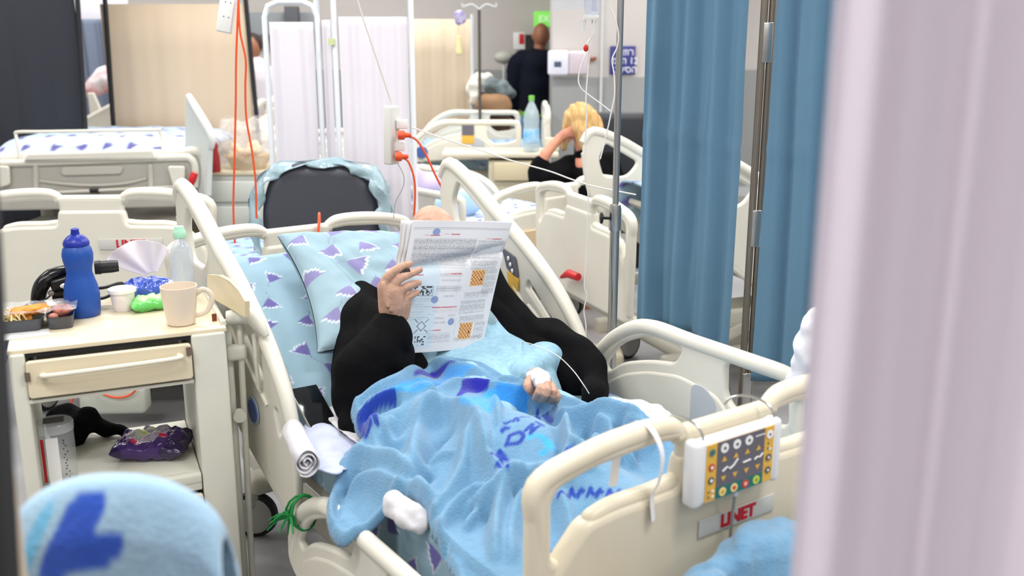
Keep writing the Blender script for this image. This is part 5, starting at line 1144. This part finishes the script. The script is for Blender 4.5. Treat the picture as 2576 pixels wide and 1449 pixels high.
# white folding screen
WS = M('white screen cloth', (238,234,240), .9, transl=.25); WT = M('white enamel tube', (226,230,236), .4)
t = thing('folding_screen', 'white three panel folding screen behind the dark chair', 'screen', (0,0,0))
def frame(px0, px1, top, Y0, Y1, clo):
    a, b = at(px0, 100, Y0), at(px1, 100, Y1); zt_ = at(px0, top, Y0)[2]; d = .07
    A = Vector((a[0], a[1], 0)); B = Vector((b[0], b[1], 0)); dr_ = (B-A).normalized()
    P = [A+Vector((0,0,.05)), A+Vector((0,0,zt_-d)), A+dr_*.02+Vector((0,0,zt_-.02)), A+dr_*d+Vector((0,0,zt_)), B-dr_*d+Vector((0,0,zt_)), B-dr_*.02+Vector((0,0,zt_-.02)), B+Vector((0,0,zt_-d)), B+Vector((0,0,.05))]
    MB().tube(P, .0135, 12).build('frame_tube', WT, t)
    o = curtain('screen_cloth', 'x', [tuple((A+dr_*.02)[:2]), tuple((B-dr_*.02)[:2])], .12, at(px0, clo, Y0)[2], WS, .008, 9, px0); o.parent = t; del o['label']; del o['category']
frame(668, 800, 4, 4.95, 4.95, 55); frame(800, 842, -60, 4.97, 4.90, 50); frame(842, 1035, -60, 4.90, 4.88, 42)
mb = MB(); mb.mat(M('yellow green tag', (196,206,150), .6)).box(at(834, 105, 4.88), (.03,.01,.03)); mb.build('hinge', None, t)
# cabinet with gift basket
cb = at(600, 500, 6.6); ct_ = at(600, 428, 6.6)[2]
t = thing('drawer_cabinet', 'pale drawer cabinet carrying the cellophane gift basket', 'cabinet', (cb[0], cb[1], 0))
W_ = .52; mb = MB(); mb.box((0,.2,ct_/2), (W_,.42,ct_-.06), b=.01); mb.build('cabinet_body', M('pale green grey enamel', (206,210,204), .5), t); MB().box((0,.2,ct_-.015), (W_+.05,.46,.03), b=.006).build('top', CABD, t)
for k in range(3): MB().box((0,-.022,ct_-.14-.17*k), (W_-.06,.02,.14), b=.006).build('drawer', M('pale green grey enamel', ()), t)
gb = at(612, 425, 6.55)
t = thing('gift_basket', 'cellophane wrapped gift basket on the pale drawer cabinet', 'gift basket', (gb[0], gb[1]+.15, ct_))
mb = MB(); mb.lathe([(0,0),(.11,0),(.15,.09),(.145,.09),(.10,.01)], 24); mb.build('basket', M('straw', (206,170,100), .8, bump=.6), t)
mb = MB(); rr_ = random.Random(9)
for k in range(12): mb.ball((rr_.uniform(-.10,.10), rr_.uniform(-.08,.08), .09+rr_.uniform(0,.08)), .032, 10)
mb.build('treats', M('amber treats', (222,160,70), .5, col2=(236,220,180), nscale=30), t)
mb = MB()
def cello(u, v):
    a_ = u*2*PI; r = (.17+.06*v*(1-v)*4-.06*v+.09*max(v-.7,0))*(1+.16*noise.noise(Vector((math.cos(a_)*4, math.sin(a_)*4, v*6)))); return (r*math.cos(a_)*1.1, r*math.sin(a_)*.8, .005+.33*v+.04*noise.noise(Vector((a_*2, v*3, 1))))
mb.grid(cello, 64, 26); mb.build('cellophane', M('cellophane', (240,236,232), .06, alpha=.32, spec=1, bump=1.0, bscale=45), t, weld=.0001)
sb = at(535, 445, 6.5)
t = thing('sauce_bottle', 'tall red sauce bottle with orange cap beside the gift basket', 'bottle', (sb[0]+.02, sb[1], ct_+.001))
MB().lathe([(0,0),(.034,0),(.036,.01),(.034,.10),(.026,.14),(.03,.17),(.016,.21),(.014,.22)], 24).build('bottle_body', M('red sauce', (140,34,30), .3), t); MB().lathe([(.017,.215),(.018,.25),(.012,.262),(0,.263)], 16).build('cap', M('orange cap', (226,150,70), .5), t)
# things behind between screen gap (640-680)
bx = at(655, 320, 7.6); tag(MB().box((bx[0]+.05, bx[1], bx[2]/2), (.40,.3,bx[2]), b=.02).build('storage_box', M('off white carton', (222,218,214), .7)), 'off white storage carton seen left of the white folding screen', 'box')
t = thing('person', 'person with dark ponytail seen in the slit left of the white screen', 'person', at(640, 400, 8.6)*np.array([1,1,0]))
mb = MB(); mb.caps([(0.04,0,.45),(0.04,0,.8),(0.03,0,1.15),(.03,0,1.32)], [.14,.15,.16,.10], 16); mb.caps([(.03,0,1.35),(0.03,0,1.45)], .05, 10, 1); mb.ball((.03,0,1.55), (.08,.10,.11), 16); mb.ball((.03,-.1,1.53), (.015,.02,.02), 8)
for s in (-1,1): mb.caps([(.03+s*.17,0,1.28),(.03+s*.2,0,1.02),(.03+s*.15,-.12,.88)], [.05,.042,.03], 10, 2); mb.caps([(.03+s*.08,0,.5),(.03+s*.08,-.35,.5),(.03+s*.08,-.35,.05)], [.08,.06,.045], 10, 2)
remesh(mb.build('body', SKIN2, t), .012, 2)
mb = MB(); mb.caps([(0.03,0,.6),(0.03,0,1.3)], [.17,.19], 16); remesh(mb.build('pale_top', M('pale pink top', (214,208,216), .9), t), .014, 3)
mb = MB(); mb.ball((.03,.03,1.58), (.095,.10,.10), 14); mb.caps([(.02,.05,1.55),(.0,.1,1.4),(.03,.1,1.2)], [.06,.05,.02], 12, 3); remesh(mb.build('hair', M('dark hair', (46,32,28), .7), t), .012, 2)
tag(MB().box(at(700, 60, 10.3), (.75,.04,.22), b=.01).build('wall_shelf', M('grey wall unit', (150,156,160), .6)), 'grey wall unit above the white folding screen at the back', 'shelf')
tag(MB().box(at(735, 42, 10.2), (.14,.08,.20), b=.01).build('wall_monitor', M('dark grey unit', (96,98,104), .6)), 'dark grey box on the grey wall unit at the back', 'box')
# back of the room
tag(MB().mat(M('exit sign green', (130,220,90), .5, emit=.6)).box(at(1378, 48, 10.35), (.28,.04,.15), b=.01).build('exit_sign'), 'lit green exit sign on the back wall above the standing man', 'sign')
g_e = bpy.data.objects['exit_sign']; p_ = at(1378, 48, 10.32)
mb = MB().mat(M('sign white', (240,245,235), .5, emit=.4)).text('EXIT', .09, .002, Matrix.Translation((p_[0], p_[1]-.003, p_[2])) @ Matrix.Rotation(PI/2, 4, 'X')); mb.build('lettering', None, g_e)
struct('door_1', MB().box(at(1338, 400, 10.42)*np.array([1,1,0])+np.array([0,0,.72]), (.24,.08,1.88), b=.01).build('door_1', M('dark door', (22,24,26), .6)))
t = thing('fire_box', 'white and red wall box left of the dark door', 'wall box', at(1306, 103, 10.4)); MB().box((0,0,0), (.12,.06,.17), b=.008).build('box_body', WHITEP, t); MB().box((.025,-.032,.02), (.05,.008,.10), b=.002).build('red_sign', RED, t)
# dispenser, blue sign on the pillar
YP = 8.57
t = thing('soap_dispenser', 'white wall dispenser with small grey window on the pillar', 'dispenser', at(1428, 158, YP-.06))
MB().box((-.08,0,0), (.17,.12,.20), b=.02).build('dispenser_body', M('dispenser white', (226,226,238), .35), t); MB().box((.085,0,0), (.16,.11,.19), b=.02).build('side_unit', M('mauve white plastic', (208,196,204), .4), t); MB().box((-.085,-.062,-.01), (.06,.006,.045), b=.004).build('window', M('slate window', (74,92,112), .3), t)
t = thing('blue_sign', 'blue wall sign with three lines of white writing on the pillar', 'sign', at(1566, 152, YP))
MB().box((0,0,0), (.215,.012,.235), b=.003).build('sign_board', M('navy sign', (52,56,130), .5), t)
mb = MB(); Ts = Matrix.Rotation(PI/2, 4, 'X'); mb.text('\u05d0\u05d6\u05d5\u05e8', .075, .001, Matrix.Translation((.03,-.008,.066)) @ Ts, .001); mb.text('\u05de\u05e0\u05d4 12', .075, .001, Matrix.Translation((.02,-.008,-.005)) @ Ts, .001); mb.text('\u05db\u05e0\u05d9\u05e1\u05d4', .075, .001, Matrix.Translation((.03,-.008,-.076)) @ Ts, .001); mb.build('writing', M('sign white lettering', (226,226,236), .5), t)
tag(MB().tube([at(1487,150,YP), at(1500,146,YP-.02)], [.02,.012], 10).build('wall_hook', M('brown fitting', (140,84,60), .6)), 'small brown fitting on the pillar right of the dispenser', 'hook')
struct('trim_1', MB().box(((at(1512,200,YP)[0]), YP, 1.6), (.02,.03,3.1)).build('trim_1', GREYP))
# far infusion stand
fx = at(1206, 100, 8.45); t = thing('iv_pole', 'thin dark infusion stand far behind, with curved hooks', 'iv pole', (fx[0], 8.45, 0))
MB().tube([(0,0,.1),(0,0,at(1200,25,8.45)[2])], .013, 10).build('pole', M('gunmetal', (96,92,88), .4, metal=.6), t)
zt4 = at(1200,14,8.45)[2]; mb = MB()
for s in (-1,1): mb.tube([(0,0,zt4-.03),(s*.06,0,zt4+.01),(s*.13,0,zt4-.01),(s*.14,0,zt4+.02)], .007, 8, sm=4)
mb.build('hook', GREYP, t)
mb = MB()
for k in range(4): mb.tube([(0,0,.12),((.14*math.cos(k*1.57+.4)),.14*math.sin(k*1.57+.4),.04)], .014, 8)
mb.build('base', GREYP, t)
q_ = at(1157, 45, 8.45); tag(displace(MB().ball(q_, (.045,.025,.065), 20).build('infusion_bag', M('violet print bag', (216,210,226), .4, col2=(110,92,170), nscale=18)), .02, 20), 'small white and violet bag on the far infusion stand', 'infusion bag')
q_ = at(1155, 110, 8.45); mb = MB(); mb.caps([(q_[0],q_[1],q_[2]-.07),(q_[0],q_[1],q_[2]+.05)], [.028,.018], 14, 1); mb.tube([(q_[0],q_[1],q_[2]+.05),(q_[0],q_[1],q_[2]+.16)], .005, 6); tag(mb.build('infusion_bag', M('yellow fluid', (228,214,160), .4)), 'long yellow fluid bag below the violet bag', 'infusion bag')
lp = at(1268, 150, 9.8); t = thing('floor_fan', 'grey round headed stand against the back wall', 'stand', (lp[0], lp[1], 0)); MB().tube([(0,0,.03),(0,0,lp[2])], .015, 10).build('pole', GREYP, t); MB().ball((0,0,lp[2]+.02), (.10,.06,.06), 16).build('head', M('pale grey head', (178,180,170), .5), t); MB().lathe([(0,0),(.2,0),(.2,.02),(.03,.04),(0,.04)], 20).build('base', GREYP, t)
# chair with clothes
hc_ = at(1235, 260, 8.9); t = thing('desk_chair', 'brown chair heaped with clothes in front of the back wall', 'chair', (hc_[0], 8.9, 0))
zc = at(1235, 232, 8.9)[2]
mb = MB(); mb.box((0.02,-.02,zc-.18), (.30,.04,.36), b=.02); mb.box((0,.2,zc-.42), (.44,.44,.05), b=.02); mb.build('chair_body', M('brown leather', (98,72,56), .6, noise_amt=.2), t)
mb = MB()
for x in (-.19,.19):
    for y in (0,.38): mb.tube([(x,y,0),(x,y,zc-.4)], .015, 8)
mb.build('leg_frame', DARKM, t)
z_ = at(1210, 215, 8.8)
tag(displace(remesh(MB().caps([at(1195,250,8.75), at(1192,215,8.78), at(1205,200,8.8), at(1230,205,8.8)], [.05,.07,.07,.06], 14).build('white_garment', M('cream garment', (226,222,210), .9)), .01, 3), .03, 14), 'cream garment thrown over the brown chair', 'clothes')
tag(displace(remesh(MB().caps([at(1232,215,8.7), at(1255,220,8.7), at(1278,230,8.75)], [.06,.08,.06], 14).build('grey_scarf', M('grey blue knit', (130,142,146), .9, col2=(90,100,104), nscale=12)), .01, 3), .04, 14), 'grey blue knitted heap on the brown chair', 'clothes')
tag(displace(remesh(MB().caps([at(1222,262,8.62), at(1262,262,8.62)], [.085,.085], 14, 1).build('tan_bag', M('tan cloth', (150,116,84), .8, noise_amt=.2)), .012, 3), .02, 10), 'tan brown bag hanging below the clothes heap', 'bag')
# standing man
mx_ = at(1352, 300, 9.6); t = thing('person', 'man standing with his back turned, dark navy sweater and blue jeans, beside the pillar', 'person', (mx_[0], 9.6, 0))
b = MB()
for s in (-1, 1):
    b.caps([(s*.09,0,.90),(s*.10,-.0,.50),(s*.10,.02,.09)], [.10,.065,.045], 14, 2); b.caps([(s*.10,.03,.045),(s*.11,.20,.035)], [.045,.035], 10, 1)
    b.caps([(s*.19,0,1.42),(s*.235,.01,1.13),(s*.22,.12,.92)], [.06,.048,.034], 14, 2); b.caps([(s*.22,.12,.92),(s*.21,.15,.84)], [.035,.03], 10, 1)
    for k in range(4): b.caps([(s*(.215-.0),.14+.016*k-.02,.84),(s*.21,.145+.016*k-.02,.78-.005*(k==3))], [.010,.008], 8, 1)
    b.caps([(s*.20,.16,.88),(s*.185,.19,.83)], [.012,.009], 8, 1)
b.caps([(0,0,.92),(0,0,1.15),(0,0,1.36)], [.14,.145,.15], 18); b.caps([(0,0,1.45),(.02,.01,1.56)], [.06,.055], 12, 1)
b.ball((.03,.015,1.655), (.078,.098,.112), 20); b.ball((.03,.115,1.645), (.014,.02,.022), 8); b.ball((.03,.10,1.60), (.03,.012,.008), 8)
for s in (-1,1): b.ball((.03+s*.08,.01,1.645), (.012,.02,.03), 10)
remesh(b.build('body', SKIN2, t), .009, 2)
b = MB(); NAVY = M('navy knit', (16,20,34), .9, spec=.2)
b.caps([(0,0,.98),(0,0,1.18),(0,0,1.38)], [.175,.175,.17], 20); b.caps([(-.15,0,1.42),(.15,0,1.42)], .10, 14, 1); b.tube([(0,0,1.44),(.015,.005,1.53)], .075, 14)
for s in (-1,1): b.caps([(s*.19,0,1.41),(s*.245,.01,1.12),(s*.23,.12,.93)], [.085,.072,.055], 14, 2)
displace(remesh(b.build('sweater', NAVY, t), .012, 4), .02, 7)
b = MB()
for s in (-1,1): b.caps([(s*.09,0,.86),(s*.10,0,.5),(s*.10,.02,.10)], [.115,.085,.07], 14, 2)
b.caps([(0,0,.88),(0,0,.93)], [.15,.15], 16, 1); remesh(b.build('jeans', M('blue jeans', (112,152,196), .9), t), .012, 3)
b = MB(); b.lathe([(.165,.915),(.172,.915),(.172,.955),(.165,.955)], 28); b.build('green_waistband', M('bright green band', (110,190,60), .7), t)
# far bed with siderail
b5 = make_bed('far bed with arched side rail behind the large water bottle', (.27, 8.02, 0), R(90), raised=False, zf=.9, rails=('LF','LH','RF'), dz=.20)
mattress('pale blue mattress on the far bed behind the water bottle', (.27, 8.02, 0), R(90), False, .2, fine=.02, seed=14)
mb = MB(); T5 = Matrix.Translation((-.52, 0, 0)); T6 = Matrix.Translation((-.520,.40,.93)) @ Matrix.Rotation(-PI/2, 4, 'Y')
r5 = [o for o in kid(b5, 'foot_side_rail')][0]
mb.mat(SLATE).box((-.518,.60,.965), (.008,.09,.07)); mb.mat(YEL).box((-.518,.60,.895), (.008,.09,.06)); mb.build('rail_keypad', None, r5)
mb = MB(); mb.mat(BADGE).lathe([(0,0),(.045,0),(.045,.004),(0,.004)], 24, Matrix.Translation((-.520,.95,.80)) @ Matrix.Rotation(-PI/2, 4, 'Y')); mb.build('round_badge', None, r5)
# table with drawer and bottle
tz = at(1200, 384, 7.1)[2]; tx0, tx1 = at(1112, 384, 7.1)[0], at(1405, 384, 7.1)[0]
t = thing('ward_table', 'cream bedside table with drawer carrying the large water bottle', 'table', ((tx0+tx1)/2, 7.1, 0))
W_ = tx1-tx0; MB().box((0,.13,tz-.015), (W_,.36,.035), b=.008).build('tabletop', M('warm cream laminate', (214,206,186), .4), t)
MB().box((W_/2-.28,.13,(tz-.05)/2), (.44,.32,tz-.06), b=.01).build('drawer_unit', M('cream drawer unit', (196,190,168), .5), t)
MB().box((W_/2-.28,-.042,tz-.13), (.36,.02,.13), b=.006).build('drawer', M('ivory drawer', (212,200,168), .5), t)
for x in (-W_/2+.06,): MB().tube([(x,.2,0),(x,.2,tz-.03)], .02, 10).build('leg', GREYP, t)
q_ = at(1337, 386, 7.05)
t = thing('water_bottle', 'large clear water bottle with green cap and blue label on the cream table', 'bottle', (q_[0], 7.12, tz+.003)); s_ = 1.12
MB().lathe([(0,0),(.045*s_,0),(.05*s_,.01),(.05*s_,.06),(.047*s_,.07),(.05*s_,.16),(.047*s_,.20),(.05*s_,.23),(.045*s_,.28),(.025*s_,.33),(.016*s_,.35),(.016*s_,.365)], 28).build('bottle_body', glass('pale bottle', (196,212,216), .08, .55), t)
MB().lathe([(.020,.36),(.021,.395),(0,.398)], 16).build('cap', M('green cap', (120,190,80), .5), t); MB().lathe([(.0565,.07),(.0575,.08),(.0575,.155),(.0565,.16)], 28).build('label', M('sky label', (86,176,226), .5, col2=(180,214,236), nscale=16), t)
# bed E: parallel to the patient's bed
b6 = make_bed('cream hospital bed parallel to the patient bed, just beyond its right rail', (.26, 5.32, 0), R(42), raised=False, zf=.87, rails=('LF','LH','RH'), dz=.0)
mattress('pale blue mattress on the bed beyond the right rail', (.26, 5.32, 0), R(42), False, .04, fine=.014, seed=15, base=(190,206,228))
mb = MB(); mb.mat(M('tan insert', (214,190,158), .6)).plate(rpoly([(-.40,.42),(-.12,.42),(-.12,.66),(-.40,.66)], .02), [], .02, .004, Matrix.Translation((0,-.026,0)) @ XZ); mb.build('tan_insert', None, list(kid(b6, 'footboard'))[0])
pb = w(0,0,0); 
def on6(x, y, z): c, s = math.cos(R(42)), math.sin(R(42)); return (.26+x*c-y*s, 5.32+x*s+y*c, z)
tag(displace(remesh(MB().caps([on6(-.42,1.3,.74), on6(-.1,1.3,.76), on6(.2,1.35,.72)], [.07,.10,.08], 16).build('lilac_blanket', M('lilac cotton', (202,186,208), .9)), .012, 3), .03, 8), 'lilac blanket lying on the bed beyond the right rail', 'blanket')
tag(displace(remesh(MB().caps([on6(-.40,.65,.70), on6(-.15,.6,.72)], [.06,.08], 14, 1).build('blue_cloth', M('pale blue cloth', (168,198,226), .9)), .012, 3), .02, 10), 'pale blue cloth bunched near the left rail of that farther bed', 'cloth')
# bed F at the right, head end towards the camera
AF = R(112); hx, hy = at(1462, 600, 4.45)[0], 4.45
ox, oy = hx+math.sin(AF)*2.2, hy-math.cos(AF)*2.2
b7 = make_bed('cream bed behind the infusion pole with its back section raised', (ox, oy, 0), AF, raised=True, zf=.9, rails=('LH','RH'), dz=.0)
mattress('pale blue mattress on the bed behind the infusion pole', (ox, oy, 0), AF, True, .0, fine=.02, seed=16)
def on7(x, y, z): c, s = math.cos(AF), math.sin(AF); return (ox+x*c-y*s, oy+x*s+y*c, z)
hb7 = list(kid(b7, 'headboard'))[0]
mb = MB(); mb.tube([(-.1,2.26,.60),(-.02,2.27,.60),(.08,2.26,.56)], [.018,.02,.008], 10); mb.build('red_lever', RED, hb7)
mb = MB(); mb.tube([(-.42,2.235,.84),(-.40,2.25,.86),(-.40,2.25,.72),(-.37,2.235,.69)], .014, 10, sm=3); mb.build('grip', M('ivory grip', (226,220,196), .4), hb7)
# woman
wx = at(1462, 380, 6.35); t = thing('person', 'blonde woman in a black top sitting with her cheek on her hand', 'person', (wx[0]+.02, 6.35, 0), R(0))
def W3(px, py, dy=0): p = at(px, py, 6.35+dy); return Vector((p[0]-wx[0]-.02, dy, p[2]))
b = MB(); sh = W3(1500, 400); hd = W3(1455, 310)
b.caps([W3(1485,600),W3(1485,500),W3(1480,420)], [.15,.14,.12], 18); b.caps([W3(1478,395), W3(1462,355)], [.06,.05], 12, 1)
b.ball(hd, (.080,.095,.112), 20); b.ball(hd+Vector((-.02,.09,0)), (.015,.02,.02), 8)
el = W3(1352,440,-.1); hn = W3(1410,345,-.05); shL = W3(1430,425)
b.caps([shL, (shL+el)/2+Vector((0,-.03,-.02)), el], [.06,.05,.042], 14, 2); b.caps([el, W3(1372,388,-.1), hn], [.042,.036,.028], 14, 2)
b.caps([hn, W3(1425,335,-.06)], [.030,.034], 12, 1)
for k in range(4): b.caps([W3(1425,326+5*k,-.07), W3(1440,322+6*k,-.075), W3(1452,326+6*k,-.06)], [.012,.011,.009], 8, 2)
b.caps([W3(1418,345,-.03), W3(1428,356,-.03), W3(1436,350,-.03)], [.013,.011,.009], 8, 2)
b.caps([W3(1530,420), W3(1545,480), W3(1500,520,-.15)], [.06,.048,.03], 14, 2)
for s in (-1,1): b.caps([W3(1485+s*20,600), W3(1485+s*20,600)+Vector((0,-.32,0)), W3(1485+s*20,600)+Vector((0,-.34,-.42))], [.085,.06,.045], 12, 2)
remesh(b.build('body', M('rosy skin', (214,144,116), .5, noise_amt=.12, nscale=20), t), .009, 2)
b = MB(); b.caps([W3(1490,590),W3(1490,500),W3(1485,425),W3(1482,405)], [.17,.165,.15,.10], 18); b.caps([shL, (shL+el)/2+Vector((0,-.03,-.02)), el+Vector((-.0,0,-.01)), W3(1360,410,-.1)], [.09,.085,.07,.055], 16, 3); b.caps([W3(1530,415), W3(1545,480), W3(1505,520,-.15)], [.085,.075,.05], 14, 2)
displace(remesh(b.build('black_top', FLEECE, t), .01, 4), .015, 9)
b = MB(); b.ball(hd+Vector((.01,-.012,.03)), (.10,.105,.105), 20); b.caps([hd+Vector((.07,-.03,.03)), W3(1495,340,-.04), W3(1488,380,-.05)], [.065,.07,.045], 14, 3); b.caps([hd+Vector((-.05,-.05,.04)), W3(1428,320,-.03), W3(1418,370,.0)], [.045,.035,.02], 12, 3); b.caps([hd+Vector((0,-.05,.04)), W3(1462,330,-.09), W3(1468,365,-.09)], [.06,.05,.03], 12, 3)
displace(remesh(b.build('hair', M('blonde hair', (220,184,126), .6, col2=(186,142,84), nscale=22, stretch=(6,1,1), bump=.5, bscale=40), t), .008, 2), .014, 22, 1, (2,1,.5))
wc = at(1548, 380, 6.75); t = thing('armchair', 'black armchair behind the blonde woman at the curtain edge', 'chair', (wc[0], 7.1, 0))
zc = at(1548, 292, 6.75)[2]; mb = MB(); mb.box((0,0,(zc+.35)/2), (.52,.12,zc-.35), b=.05); mb.box((0,-.25,.40), (.5,.42,.12), b=.04); mb.build('chair_body', M('black vinyl', (34,36,42), .5), t)
mb = MB()
for x in (-.22,.22):
    for y in (-.42,.0): mb.tube([(x,y,0),(x,y,.38)], .015, 8)
mb.build('leg_frame', DARKM, t)
# cup and paper on the table by the woman
q_ = at(1398, 385, 7.0); tag(MB().box((q_[0]-.02, 7.2, tz+.05), (.10,.06,.09), b=.004).build('paper_carton', M('cream carton', (232,224,196), .7)), 'small cream carton right of the large water bottle', 'box')
# floor clutter under the curtain
q_ = atz(1500, 905, .06); tag(MB().box((q_[0], q_[1], .065), (.26,.20,.11), b=.02).build('floor_box', M('beige drive unit', (206,196,176), .6)), 'beige box on the floor by the foot of the infusion pole', 'box')
# ------------------------------------------------------------------ light, view
wd_ = bpy.data.worlds.new('world'); SC.world = wd_; wd_.use_nodes = True
wd_.node_tree.nodes['Background'].inputs[0].default_value = (.9, .93, 1, 1); wd_.node_tree.nodes['Background'].inputs[1].default_value = .3
SC.view_settings.view_transform = 'Standard'; SC.view_settings.look = 'None'; SC.view_settings.gamma = 1; SC.view_settings.exposure = -0.40; SC.view_settings.use_curve_mapping = False
